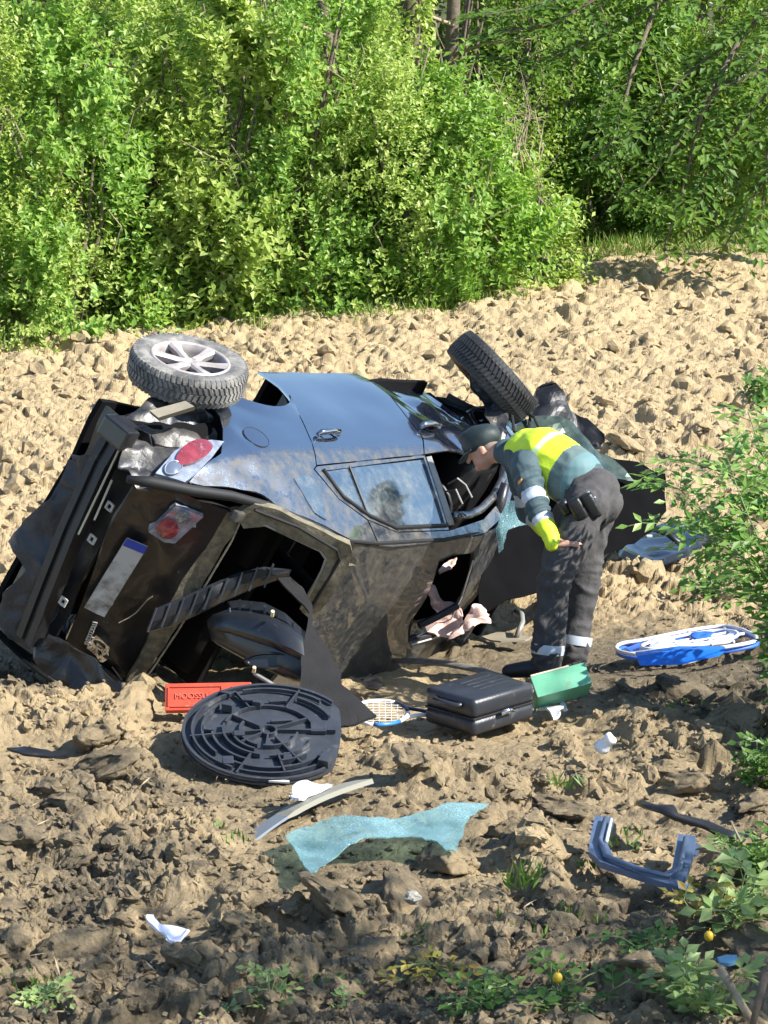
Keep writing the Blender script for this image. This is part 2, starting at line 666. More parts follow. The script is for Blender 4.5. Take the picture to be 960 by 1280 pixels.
def panel(name, poly, lift, mat, parent, grid=0.05, holes=(), thick=0.012, inset=0.003, out=None, smooth=True, edge=None):
    """a sheet: 2-D outline (with holes) filled with a fine grid and lifted into 3-D by lift(a, b); out = outward hint"""
    poly = inset_poly(list(poly), inset)
    loops = [poly] + [list(h) for h in holes]
    vs = []; es = []
    for lp in loops:
        pts = []
        for i in range(len(lp)):
            a = Vector(lp[i]); b = Vector(lp[(i + 1) % len(lp)])
            k = max(1, int((b - a).length / (edge or grid) + 0.5))
            for q in range(k):
                pts.append(a.lerp(b, q / k))
        s0 = len(vs)
        vs += pts
        es += [(s0 + i, s0 + (i + 1) % len(pts)) for i in range(len(pts))]
    x0 = min(p[0] for p in poly); x1 = max(p[0] for p in poly)
    y0 = min(p[1] for p in poly); y1 = max(p[1] for p in poly)
    nb = len(vs)
    bd = np.array([[v.x, v.y] for v in vs])
    nx = int((x1 - x0) / grid) + 1; ny = int((y1 - y0) / grid) + 1
    for i in range(nx + 1):
        for j in range(ny + 1):
            x = x0 + (i + (0.5 if j % 2 else 0)) * grid; y = y0 + j * grid * 0.9
            if not inside(poly, x, y) or any(inside(h, x, y) for h in holes):
                continue
            if ((bd[:, 0] - x) ** 2 + (bd[:, 1] - y) ** 2).min() < (0.45 * grid) ** 2:
                continue
            vs.append(Vector((x, y)))
    rv, re_, rf, *_ = delaunay_2d_cdt([Vector((v.x, v.y)) for v in vs], es, [], 0, 1e-7)
    fs = []
    for f in rf:
        cx = sum(rv[i].x for i in f) / len(f); cy = sum(rv[i].y for i in f) / len(f)
        if inside(poly, cx, cy) and not any(inside(h, cx, cy) for h in holes):
            fs.append(tuple(f))
    P = [Vector(lift(v.x, v.y)) for v in rv]
    if out is not None and fs:
        nn = Vector((0, 0, 0))
        for f in fs:
            nn += (P[f[1]] - P[f[0]]).cross(P[f[2]] - P[f[0]])
        if nn.dot(Vector(out)) < 0:
            fs = [f[::-1] for f in fs]
    o = mesh_obj(name, P, fs, mat, parent, smooth)
    if thick:
        md = o.modifiers.new("thickness", 'SOLIDIFY')
        md.thickness = thick
        md.offset = -1
        if smooth:
            es_ = o.modifiers.new("crisp_rim", 'EDGE_SPLIT')
            es_.split_angle = math.radians(50)
    return o


def crumple(p, amp, scale, seed=0.0):
    v = Vector(p) * scale + Vector((seed, seed * 1.7, -seed))
    return Vector((mnoise.noise(v), mnoise.noise(v + Vector((31, 7, 3))), mnoise.noise(v + Vector((-9, 17, 23))))) * amp


def ridge(p, scale, seed=0.0):
    v = Vector(p) * scale + Vector((seed, -seed, seed * 2))
    return 1 - 2 * abs(mnoise.noise(v))


# ------------------------------------------------------------------ the ploughed field
_perm = np.random.default_rng(5).permutation(1024)
_perm = np.concatenate([_perm, _perm])
_ga = np.random.default_rng(6).uniform(0, 2 * np.pi, 1024)
_gx, _gy = np.cos(_ga), np.sin(_ga)
_r1 = np.random.default_rng(8).random(1024)
_r2 = np.random.default_rng(9).random(1024)
_r3 = np.random.default_rng(10).random(1024)
_r4 = np.random.default_rng(12).random(1024)


def hsh(i, j):
    return _perm[_perm[i & 1023] + (j & 1023)]


def perlin(x, y):
    xi = np.floor(x).astype(int); yi = np.floor(y).astype(int)
    xf = x - xi; yf = y - yi
    u = xf * xf * xf * (xf * (xf * 6 - 15) + 10); v = yf * yf * yf * (yf * (yf * 6 - 15) + 10)
    def g(ix, iy, dx, dy):
        h = hsh(ix, iy)
        return _gx[h] * dx + _gy[h] * dy
    a = g(xi, yi, xf, yf); b = g(xi + 1, yi, xf - 1, yf)
    c = g(xi, yi + 1, xf, yf - 1); d = g(xi + 1, yi + 1, xf - 1, yf - 1)
    return (a + u * (b - a)) + v * ((c + u * (d - c)) - (a + u * (b - a)))


def fbm(x, y, o=5, g=0.5):
    s = 0; a = 1.0
    for k in range(o):
        s = s + a * perlin(x * 2 ** k + 17.3 * k, y * 2 ** k - 9.1 * k)
        a *= g
    return s


def clods(x, y, tilt=0.8, gap=0.10):
    """cells of broken earth: each cell a tilted block, crevices between them; returns 0..1-ish height"""
    xi = np.floor(x).astype(int); yi = np.floor(y).astype(int)
    f1 = np.full(x.shape, 9.0); f2 = np.full(x.shape, 9.0)
    hb = np.zeros(x.shape)
    for dx in (-1, 0, 1):
        for dy in (-1, 0, 1):
            h = hsh(xi + dx, yi + dy)
            cx = xi + dx + _r1[h]; cy = yi + dy + _r2[h]
            ex = x - cx; ey = y - cy
            d = np.sqrt(ex * ex + ey * ey) * (0.75 + 0.5 * _r4[h])
            an = _r3[h] * 6.283
            hh = _r4[h] * 0.8 + tilt * (np.cos(an) * ex + np.sin(an) * ey)
            nw = d < f1
            f2 = np.where(nw, f1, np.minimum(f2, d))
            hb = np.where(nw, hh, hb)
            f1 = np.where(nw, d, f1)
    e = np.clip((f2 - f1) / gap, 0, 1)
    e = e * (2 - e)
    return hb * e - 0.35 * (1 - e)


CAR_ROOT_Y = 15.03


def ground_h(x, y, fine=True):
    wx = x + 0.26 * fbm(x * 1.4, y * 1.4, 5, 0.62); wy = y + 0.26 * fbm(x * 1.4 + 40, y * 1.4 - 13, 5, 0.62)
    z = zbase(x, y)
    big = np.clip(0.55 + 1.5 * perlin(x * 0.6 + 3, y * 0.6), 0.05, 1.3)
    mid = np.clip(0.6 + 1.5 * perlin(x * 0.9 - 7, y * 0.9 + 5), 0.15, 1.3)
    near = sstep(13.8, 11.0, y)
    far = sstep(27.0, 17.0, y)
    cm = calm(x, y)
    n = (0.085 + 0.075 * near) * big * clods(wx * 1.6, wy * 1.8, 0.7, 0.26)
    n = n + (0.066 + 0.03 * sstep(15, 20, y)) * clods(wx * 3.6 + 11, wy * 4.0 + 3, 0.85, 0.28) * mid
    n = n + (0.034 + 0.014 * sstep(14.5, 18, y)) * clods(wx * 8.2 + 5, wy * 8.6 - 8, 0.9, 0.34)
    n = n + 0.035 * fbm(x * 2.0, y * 2.0, 3)
    return z + n * cm - 0.05 * (1 - cm)


def fine_h(x, y):
    far = sstep(27.0, 17.0, y)
    near = sstep(13.8, 11.0, y)
    n = (0.006 + 0.008 * far) * clods(x * 19 + 0.9 * perlin(x * 12, y * 12), y * 19.5 + 0.9 * perlin(x * 12 + 9, y * 12), 0.8, 0.5)
    n = n + 0.006 * near * clods(x * 44 + 0.6 * perlin(x * 30, y * 30), y * 45, 0.9, 0.5)
    return (n + (0.012 + 0.004 * far) * fbm(x * 9, y * 9, 4, 0.65)) * calm(x, y)


def fast_mesh(name, co, faces, mats, smooth=False):
    me = bpy.data.meshes.new(name)
    nv = len(co); nf, k = faces.shape
    me.vertices.add(nv)
    me.vertices.foreach_set("co", np.ascontiguousarray(co, dtype=np.float32).ravel())
    me.loops.add(nf * k)
    me.loops.foreach_set("vertex_index", np.ascontiguousarray(faces, dtype=np.int32).ravel())
    me.polygons.add(nf)
    me.polygons.foreach_set("loop_start", np.arange(0, nf * k, k, dtype=np.int32))
    me.polygons.foreach_set("loop_total", np.full(nf, k, dtype=np.int32))
    me.polygons.foreach_set("use_smooth", np.full(nf, smooth))
    for m in mats: me.materials.append(m)
    me.update(calc_edges=True)
    me.validate()
    return me


def grid_faces(nr, nc):
    i = np.arange(nr - 1)[:, None] * nc + np.arange(nc - 1)[None, :]
    return np.stack([i, i + 1, i + nc + 1, i + nc], -1).reshape(-1, 4)


# fine sheet where the camera looks; rows spaced by how they foreshorten
NR, NC = 860, 580
vv = np.linspace(1345, 300, NR)
dep = PITCH + np.arctan((vv - 640) / FOC)
ys = np.interp(np.linspace(0, 1, NR), np.linspace(0, 1, NR), (CAM_Z + 0.45 * sstep(900, 500, vv)) / np.tan(dep))
ys = np.sort(ys)
half = 0.165 * ys + 0.35
cc = np.linspace(-1, 1, NC)
GX = half[:, None] * cc[None, :]
GY = np.repeat(ys[:, None], NC, 1)
GZ = ground_h(GX, GY, False)
nfar = int(np.searchsorted(ys, 15.5))
for k in range(3):      # weathered edges
    GZ[:, 1:-1] = 0.25 * GZ[:, :-2] + 0.5 * GZ[:, 1:-1] + 0.25 * GZ[:, 2:]
    if k < 2: GZ[1:nfar] = 0.25 * GZ[:nfar - 1] + 0.5 * GZ[1:nfar] + 0.25 * GZ[2:nfar + 1]
GZ = GZ + fine_h(GX, GY)
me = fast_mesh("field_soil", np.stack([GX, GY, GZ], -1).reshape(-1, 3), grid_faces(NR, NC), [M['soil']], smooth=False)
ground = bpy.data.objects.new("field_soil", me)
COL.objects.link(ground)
tag(ground, kind='structure')
print("fine ground y", ys[0], ys[-1])

# coarse sheet out to the horizon, under and round the fine one
axs = np.unique(np.concatenate([np.linspace(-300, -30, 10), np.linspace(-30, 30, 81), np.linspace(30, 300, 10)]))
ays = np.unique(np.concatenate([np.linspace(-60, 0, 7), np.linspace(0, 60, 81), np.linspace(60, 600, 12)]))
AX, AY = np.meshgrid(axs, ays)
AZ = zbase(AX, AY) - 0.22 + 0.04 * fbm(AX * 0.8, AY * 0.8, 3)
inn = (np.abs(AX) < 0.165 * AY + 0.35) & (AY > ys[0]) & (AY < ys[-1])
AZ = np.where(inn, AZ - 0.25, AZ)
me = fast_mesh("terrain", np.stack([AX, AY, AZ], -1).reshape(-1, 3), grid_faces(len(ays), len(axs)), [M['soil']], smooth=True)
terrain = bpy.data.objects.new("terrain", me)
COL.objects.link(terrain)
tag(terrain, kind='structure')


def gz(x, y):
    return float(ground_h(np.array([[x]], float), np.array([[y]], float), False)[0, 0])


def clod_mesh(seed, sub):
    """an angular lump of earth about 1 m across"""
    r = random.Random(seed)
    bm = bmesh.new()
    bmesh.ops.create_icosphere(bm, subdivisions=sub, radius=0.5)
    planes = []
    for k in range(9):
        n = Vector((r.uniform(-1, 1), r.uniform(-1, 1), r.uniform(-1, 1))).normalized()
        planes.append((n, r.uniform(0.22, 0.42)))
    sx, sy, sz = r.uniform(0.8, 1.25), r.uniform(0.7, 1.1), r.uniform(0.5, 0.85)
    for v in bm.verts:
        p = v.co.copy()
        for n, d in planes:
            e = p.dot(n) - d
            if e > 0: p -= n * e * 0.92
        p += crumple(p, 0.13, 2.6, seed) + crumple(p, 0.07, 7.0, seed + 5)
        if sub in (2, 3): p += crumple(p, 0.10, 5.0, seed + 3)
        if sub > 3: p += crumple(p, 0.045, 15.0, seed + 9) + crumple(p, 0.03, 30.0, seed + 2)
        p *= 1 - 0.10 * max(0, ridge(p, 5.0, seed))
        v.co = Vector((p.x * sx, p.y * sy, p.z * sz))
    me = bpy.data.meshes.new("clod")
    bm.to_mesh(me); bm.free()
    me.materials.append(M['clod'])
    me.polygons.foreach_set("use_smooth", [sub > 3] * len(me.polygons))
    return me


def arrs(me):
    co = np.empty(len(me.vertices) * 3); me.vertices.foreach_get("co", co)
    f = np.empty(len(me.loops), dtype=np.int32); me.loops.foreach_get("vertex_index", f)
    return co.reshape(-1, 3), f.reshape(-1, 3)


big_cl = [clod_mesh(100 + k, 4) for k in range(8)]
mid_cl = [arrs(clod_mesh(200 + k, 3)) for k in range(8)]
far_cl = [arrs(clod_mesh(200 + k, 2)) for k in range(8)]
sml_cl = [arrs(clod_mesh(300 + k, 1)) for k in range(10)]


def field_xy(n, vlo, vhi, power=1.0):
    """random places on the field, even over the picture"""
    out = []
    while len(out) < n:
        v = vlo + (vhi - vlo) * random.random() ** power
        u = random.uniform(-60, 1020)
        P = gpt(u, v)
        out.append((P.x, P.y))
    return out


def blocked(x, y, k=1.0):
    return any(abs(x - cx) < rx * k + .02 and cy - ry * k - 0.25 < y < cy + ry * k for cx, cy, rx, ry in CALM)


def in_car(x, y):
    return abs((x + 0.1) * 0.848 - (y - 15.6) * 0.53) < 1.0 and -2.2 < (x + 0.1) * 0.53 + (y - 15.6) * 0.848 < 2.6


# the largest clods, each an object of its own under the field
cnt = 0
BIG = [(rr.x, rr.y, s) for rr, s in [(gpt(860, 870), .34), (gpt(905, 905), .26), (gpt(500, 1120), .34), (gpt(560, 1075), .30), (gpt(850, 985), .30), (gpt(700, 1000), .34), (gpt(640, 905), .16), (gpt(420, 1150), .3), (gpt(120, 930), .30), (gpt(160, 890), .34), (gpt(90, 1010), .3), (gpt(250, 1215), .32), (gpt(640, 1040), .3), (gpt(300, 1180), .22), (gpt(770, 1100), .26)]]
for x, y in field_xy(255, 500, 1290, 0.75):
    if in_car(x, y) or blocked(x, y, 1.05): continue
    BIG.append((x, y, random.choice((.09, .11, .13, .16, .19, .23, .28)) * (1.1 if y < 12.5 else 1.0)))
for i, (x, y, s) in enumerate(BIG):
    o = bpy.data.objects.new("clod", big_cl[i % 8])
    o.location = (x, y, gz(x, y) + s * 0.06)
    o.rotation_euler = (random.uniform(-.5, .5), random.uniform(-.5, .5), random.uniform(0, 6.28))
    o.scale = (s * random.uniform(.9, 1.5), s, s * random.uniform(.55, .9))
    COL.objects.link(o)
    o.parent = ground
    cnt += 1


def scatter(name, protos, spots, smin, smax, sink):
    cos = []; fcs = []; k = 0
    xs = np.array([p[0] for p in spots]); yy = np.array([p[1] for p in spots])
    zz = ground_h(xs[None, :], yy[None, :], False)[0]
    for (x, y), z in zip(spots, zz):
        c, f = random.choice(protos)
        s = smin + (smax - smin) * random.random() ** 2.2
        R = np.array(Matrix.Rotation(random.uniform(0, 6.28), 3, 'Z') @ Matrix.Rotation(random.uniform(-.7, .7), 3, 'X'))
        cos.append((c * s) @ R.T + np.array([x, y, z + s * sink]))
        fcs.append(f + k); k += len(c)
    me = fast_mesh(name, np.concatenate(cos), np.concatenate(fcs), [M['clod']], False)
    o = bpy.data.objects.new(name, me)
    COL.objects.link(o)
    o.parent = ground
    tag(o, kind='stuff')
    return o


sp = [p for p in field_xy(4600, 325, 1300, 0.8) if not in_car(*p) and not blocked(*p)]
scatter("clods", mid_cl, [p for p in sp if p[1] < 13.6], 0.045, 0.18, -0.02)
scatter("clods", far_cl, [p for p in sp if p[1] >= 13.6], 0.05, 0.30, -0.04)
sp = [p for p in field_xy(9500, 330, 1320, 0.85) if not in_car(*p)]
scatter("crumbs_of_earth", sml_cl, sp, 0.012, 0.065, 0.2)


# ------------------------------------------------------------------ the overturned car
RC = Matrix(((0.52099573, 0.47125884, 0.71167307), (0.03041346, 0.82299241, -0.56723761), (0.85301727, -0.31717282, -0.41444292)))
TC = Vector((-1.51520442, 0.16934155, 15.51645196))


def _car_matrix():
    cols = []
    for k in range(3):
        a = RC.col[k]
        cols.append(Vector((a[0], a[1] * SP + a[2] * CP, a[1] * CP - a[2] * SP)))
    o = c2w(*TC)
    return Matrix(((cols[0][0], cols[1][0], cols[2][0], o[0]), (cols[0][1], cols[1][1], cols[2][1], o[1]),
                   (cols[0][2], cols[1][2], cols[2][2], o[2]), (0, 0, 0, 1)))


CARM = _car_matrix()
CARI = CARM.inverted()
car = empty("overturned_car", mat=CARM)
tag(car, "black hatchback lying on its right side in the ploughed field, wheels up", "car")


def cray(u, v):
    o = CARI @ Vector((0, 0, CAM_Z))
    return o, (CARI @ pix(u, v, 1.0)) - o


def cdepth(u, v, d):
    """car-axis point at photograph pixel and camera depth"""
    return CARI @ pix(u, v, d)


def SIDE(x, z):
    if z < 0.5:
        b = 0.89 - 0.035 * ((0.5 - z) / 0.35) ** 2
    elif z < 0.97:
        b = 0.89 - 0.05 * max(0.0, (z - 0.6) / 0.37) ** 2
    else:
        b = 0.84 - (z - 0.97) * 0.52 - 0.04 * (z - 0.97) ** 2
    if x < -0.2: b -= 0.16 * ((-0.2 - x) / 0.8) ** 2
    if x > 2.5: b -= 0.12 * ((x - 2.5) / 1.0) ** 2
    return b


def side_xz(u, v):
    o, d = cray(u, v)
    y = 0.85
    for i in range(14):
        P = o + d * ((y - o.y) / d.y)
        y = 0.5 * y + 0.5 * SIDE(P.x, P.z)
    return (P.x, P.z)


def ROOF(x, y):
    z = 1.515 - 0.045 * (y / 0.56) ** 2
    if x < 0.45: z -= 0.10 * ((0.45 - x) / 0.55) ** 2
    if x > 1.3: z -= 0.11 * ((x - 1.3) / 0.7) ** 2
    return z


def roof_xy(u, v):
    o, d = cray(u, v)
    z = 1.47
    for i in range(14):
        P = o + d * ((z - o.z) / d.z)
        z = 0.5 * z + 0.5 * ROOF(P.x, P.y)
    return (P.x, P.y)


def lift_side(off=0.0, amp=0.0, sc=2.0, seed=0.0):
    def f(x, z):
        p = Vector((x, SIDE(x, z) + off, z))
        if amp:
            p += crumple(p, amp, sc, seed)
        return p
    return f


LEFT = (0, 1, 0.1)


def lift_door(x, z):
    """flank with a soft shoulder crease and a shallow dent"""
    y = SIDE(x, z)
    y += 0.006 * math.exp(-((z - 0.885) / 0.03) ** 2)
    y -= 0.010 * math.exp(-((x - 1.0) / 0.35) ** 2 - ((z - 0.45) / 0.18) ** 2)
    y += 0.004 * mnoise.noise(Vector((x * 3.0, z * 3.0, 4.0)))
    return Vector((x, y, z))


def lift_quarter(x, z):
    p = lift_door(x, z)
    r = math.hypot(x - 0.14, z - 0.2)
    p.y += 0.022 * math.exp(-((r - 0.40) / 0.05) ** 2)      # wheel-arch lip flare
    if x < -0.25:
        p += crumple(p, 0.03 * min(1, (-0.25 - x) * 3), 6.0, 2.0)
    return p


def lift_front(x, z):
    p = lift_door(x, z)
    k = min(1.0, max(0.0, (x - 1.55) / 0.5))
    p += crumple(p, 0.055 * k, 3.2, 9.0) + crumple(p, 0.02 * k, 9.0, 1.0)
    p.y -= 0.05 * k * max(0.0, ridge(p, 2.3, 3.0)) + 0.03 * k
    return p


ARC = [(0.14 + 0.39 * math.cos(math.radians(a)), 0.2 + 0.39 * math.sin(math.radians(a))) for a in range(42, 178, 9)]
quarter = [(-0.40, 0.27), (-0.43, 0.42), (-0.42, 0.56), (-0.45, 0.64), (-0.60, 0.82), (-0.70, 0.885), (-0.82, 0.93), (-0.97, 0.975), (-0.88, 1.03),
           (-0.604, 1.135), (-0.418, 1.25), (-0.118, 1.35), (0.07, 1.43), (0.33, 1.47), (0.33, 1.335), (0.13, 1.215), (0.02, 1.05),
           (0.06, 1.03), (0.17, 0.856), (0.29, 0.673)] + ARC + [(-0.255, 0.27)]
panel("rear_quarter_panel", quarter, lift_quarter, M['paint'], car, 0.045, out=LEFT)
rear_door_p = [(0.06, 1.03), (0.17, 0.856), (0.29, 0.673), (0.43, 0.462), (0.50, 0.335), (0.54, 0.14), (1.64, 0.13), (1.60, 0.30), (1.567, 0.453), (1.45, 0.675), (1.387, 0.856), (1.262, 0.985)]
rear_door = panel("door", rear_door_p, lift_door, M['paint'], car, 0.06, inset=0.005, out=LEFT)
front_door_p = [(1.262, 0.985), (1.387, 0.856), (1.45, 0.675), (1.567, 0.453), (1.60, 0.30), (1.64, 0.13), (2.36, 0.15), (2.36, 0.5), (2.33, 0.75), (2.22, 0.95), (1.741, 0.95)]
front_door = panel("door", front_door_p, lift_front, M['paint'], car, 0.035, inset=0.005, out=LEFT)
front_door["label"] = "crumpled front door"
A2 = [(2.81 + 0.39 * math.cos(math.radians(a)), 0.2 + 0.39 * math.sin(math.radians(a))) for a in range(5, 170, 11)]
fender_p = [(2.25, 0.95), (2.37, 0.75), (2.40, 0.5), (2.40, 0.30)] + A2[::-1] + [(3.45, 0.30), (3.5, 0.6), (3.3, 0.80), (2.9, 0.90)]
panel("front_fender", fender_p, lambda x, z: lift_front(x, z) + crumple((x, 0, z), 0.06, 4.0, 5.0), M['paint'], car, 0.04, out=LEFT)
rail_p = [(0.33, 1.475), (0.466, 1.488), (1.05, 1.48), (1.55, 1.45), (1.92, 1.345), (2.28, 1.10), (2.22, 1.06), (1.9, 1.27), (1.6, 1.37), (1.15, 1.42), (0.57, 1.41), (0.33, 1.335)]
panel("roof_rail", rail_p, lift_side(0.004), M['paint'], car, 0.04, out=LEFT)
glass_p = [(0.085, 1.062), (0.179, 1.195), (0.36, 1.302), (0.576, 1.372), (0.85, 1.385), (1.135, 1.378), (1.235, 1.003)]
frame_p = [(0.02, 1.05), (0.13, 1.215), (0.33, 1.335), (0.57, 1.41), (1.15, 1.42), (1.262, 0.988), (0.06, 1.033)]
wf = panel("window_frame", frame_p, lift_side(0.004), M['paint'], car, 0.04, holes=[glass_p], out=LEFT)
wg = panel("window_pane", glass_p, lambda x, z: Vector((x, SIDE(x, z) - 0.006 + 0.004 * math.sin(x * 4), z)), M['carglass'], car, 0.06, thick=0.004, inset=0.0, out=LEFT)
wg["label"] = "intact tinted rear side window"
gd = [side_xz(436, 583), side_xz(458, 640)]
MB().tube([(gd[0][0], SIDE(*gd[0]) + 0.004, gd[0][1]), (gd[1][0], SIDE(*gd[1]) + 0.004, gd[1][1])], 0.007, 6).build("window_divider", M['blackplastic'], car)
tr = [side_xz(*q) for q in [(403, 588), (428, 622), (461, 646), (494, 661), (558, 658)]]
MB().tube([(a[0], SIDE(*a) + 0.008, a[1]) for a in tr], 0.012, 8).build("window_trim", M['rubber'], car, True)
# pillar trim between the two doors
panel("pillar_trim", [(1.262, 1.0), (1.15, 1.40), (1.235, 1.395), (1.33, 0.995)], lift_side(0.008), simple("dusty_grey_pillar", (0.16, 0.16, 0.15), 0.5, col2=(0.26, 0.25, 0.22), scale=14), car, 0.05, out=LEFT)
# small glass in the rear pillar and its bright sheen
qg = [side_xz(*q) for q in [(366, 598), (385, 593), (396, 607), (405, 632), (408, 652), (392, 642)]]
panel("quarter_pane", qg, lift_side(0.006), M['carglass'], car, 0.05, thick=0.005, out=LEFT)
# frame of the front window, glass gone
wo = [side_xz(*q) for q in [(567, 646), (585, 645), (600, 638), (616, 622), (628, 600), (631, 575)]]
MB().tube([(a[0], SIDE(*a) + 0.005, a[1]) for a in wo], [0.026] * len(wo), 8).build("window_frame", M['paint'], car, True)

# handles, fuel flap
for (u, v), nm in (((409, 546), rear_door), ((536, 536), front_door)):
    x, z = side_xz(u, v)
    y = SIDE(x, z)
    rec = MB()
    ring = []
    for k in range(14):
        a = 2 * math.pi * k / 14
        ring.append((x + 0.07 * math.cos(a), z + 0.028 * math.sin(a)))
    h = MB().add([Vector((a, SIDE(a, b) + 0.0045, b)) for a, b in ring] + [Vector((x, y - 0.012, z))], [(i, (i + 1) % 14, 14) for i in range(14)])
    h.build("handle_recess", M['dark'], nm)
    MB().tube([(x - 0.11, y + 0.012, z), (x - 0.09, y + 0.035, z + 0.003), (x, y + 0.042, z + 0.004), (x + 0.09, y + 0.035, z + 0.002), (x + 0.11, y + 0.012, z)], [0.014, 0.018, 0.019, 0.018, 0.014], 8).build("handle", M['paint'], nm, True)
fx, fz = side_xz(320, 547)
rg = [(fx + 0.085 * math.cos(2 * math.pi * k / 28), fz + 0.075 * math.sin(2 * math.pi * k / 28)) for k in range(28)]
ff = panel("fuel_flap", rg, lift_side(0.006), M['paint'], car, 0.04, thick=0.004, out=LEFT, inset=0)
MB().tube([(a, SIDE(a, b) + 0.006, b) for a, b in rg + rg[:1]], 0.0018, 5).build("flap_gap", M['rubber'], ff)

# roof: mud-covered skin with an open sunroof
sr = [roof_xy(*q) for q in [(549, 702), (566, 693), (592, 690), (590, 712), (580, 745), (566, 772), (545, 796), (515, 806), (520, 780)]]
roof_p = [(0.02, 0.58), (0.33, 0.575), (1.05, 0.575), (1.6, 0.58), (1.95, 0.59), (2.0, 0.2), (2.0, -0.2), (1.95, -0.59), (1.05, -0.575), (0.05, -0.56), (0.12, 0.0)]


def lift_roof(x, y):
    z = ROOF(x, y)
    z -= 0.012 * math.exp(-((abs(y) - 0.555) / 0.012) ** 2)      # ditch
    z += (0.05 * mnoise.noise(Vector((x * 1.9, y * 2.2, 2.0))) - 0.03 * max(0, ridge((x + 0.6 * y, y, 0), 1.6, 5.0))) * min(1, 1.5 * (0.60 - abs(y)))
    return Vector((x, y, z))


roof = panel("roof", roof_p, lift_roof, M['paint'], car, 0.045, holes=[sr], out=(0, 0, 1), thick=0.02)
MB().tube([lift_roof(*a) + Vector((0, 0, -0.006)) for a in sr + sr[:1]], 0.010, 6).build("sunroof_seal", M['rubber'], roof)
ed = [roof_xy(*q) for q in [(590, 700), (578, 745), (563, 774), (544, 798), (517, 808)]]
MB().tube([lift_roof(*a) + Vector((0, 0, 0.006)) for a in ed], 0.0055, 6).build("sunroof_trim", simple("bright_trim", (0.45, 0.45, 0.43), 0.4), roof)
MB().tube([(0.05, 0.585, 1.428), (0.33, 0.578, 1.462), (1.05, 0.575, 1.47), (1.6, 0.58, 1.43)], 0.012, 8).build("roof_gutter_strip", M['rubber'], car)
# sliding panel stuck at the low end of the opening
sg = [roof_xy(*q) for q in [(512, 806), (524, 785), (548, 783), (556, 786), (543, 800)]]
panel("sunroof_glass", sg, lambda x, y: Vector((x, y, ROOF(x, y) - 0.05)), simple("sunroof_glass", (0.03, 0.045, 0.06), 0.15, coat=0.5), roof, 0.05, thick=0.006, out=(0, 0, 1))
MB().tube([cdepth(524, 782, 15.95), cdepth(545, 772, 16.0), cdepth(572, 757, 16.05)], 0.022, 8).build("roof_crossbar", M['blackplastic'], car)

# right flank, floor pan, bulkheads: close the shell
rs = [(-0.95, 0.3), (-0.98, 0.75), (-0.88, 1.0), (-0.42, 1.22), (0.05, 1.40), (0.5, 1.46), (1.5, 1.44), (1.95, 1.32), (2.3, 1.0), (3.3, 0.8), (3.5, 0.5), (3.4, 0.2), (0, 0.16)]
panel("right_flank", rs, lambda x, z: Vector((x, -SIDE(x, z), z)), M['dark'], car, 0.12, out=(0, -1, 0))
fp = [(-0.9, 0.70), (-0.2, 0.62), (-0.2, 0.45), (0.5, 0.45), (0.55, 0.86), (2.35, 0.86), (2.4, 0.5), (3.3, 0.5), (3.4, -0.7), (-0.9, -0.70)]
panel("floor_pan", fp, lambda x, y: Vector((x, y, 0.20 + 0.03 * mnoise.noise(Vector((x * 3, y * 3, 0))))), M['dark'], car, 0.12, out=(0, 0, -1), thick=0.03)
MB().box((2.44, 0, 0.80), (0.04, 1.56, 1.15)).build("light_block_bulkhead", M['dark'], car)  # raised over the windscreen opening to block sun and view through the cabin
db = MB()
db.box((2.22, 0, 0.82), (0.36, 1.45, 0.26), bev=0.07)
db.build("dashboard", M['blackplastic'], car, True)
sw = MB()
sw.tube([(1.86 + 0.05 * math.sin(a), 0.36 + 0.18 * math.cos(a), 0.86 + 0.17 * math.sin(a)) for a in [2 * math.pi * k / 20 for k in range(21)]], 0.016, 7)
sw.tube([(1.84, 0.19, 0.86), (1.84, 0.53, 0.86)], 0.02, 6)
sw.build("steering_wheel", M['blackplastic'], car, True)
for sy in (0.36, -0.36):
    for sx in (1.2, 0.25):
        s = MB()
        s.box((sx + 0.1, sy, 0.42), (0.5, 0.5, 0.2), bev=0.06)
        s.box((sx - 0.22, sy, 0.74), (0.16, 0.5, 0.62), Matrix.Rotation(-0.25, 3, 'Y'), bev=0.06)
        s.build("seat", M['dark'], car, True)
# inner wheel-arch liners
for ax_, yy in ((0.14, 0.86), (2.81, 0.86)):
    g = MB()
    rg_ = []
    for k in range(15):
        a = math.radians(28 + 130 * k / 14)
        rg_.append([Vector((ax_ + 0.40 * math.cos(a), yy - w, 0.2 + 0.40 * math.sin(a))) for w in (0.0, 0.12, 0.26, 0.40)])
    g.loft(rg_, False, False)
    g.add([Vector((ax_ + 0.41 * math.cos(math.radians(a)), yy - 0.40, 0.2 + 0.41 * math.sin(math.radians(a)))) for a in range(20, 171, 15)], [tuple(range(11))])
    g.build("wheel_arch_liner", simple("arch_liner", (0.012, 0.014, 0.017), 0.6), car, True)


M['tyre_dark'] = simple("black_tyre", (0.010, 0.011, 0.012), 0.65, col2=(0.02, 0.021, 0.022), scale=9, dirt=0.1, dirtcol=(0.12, 0.11, 0.09), bump=0.2)


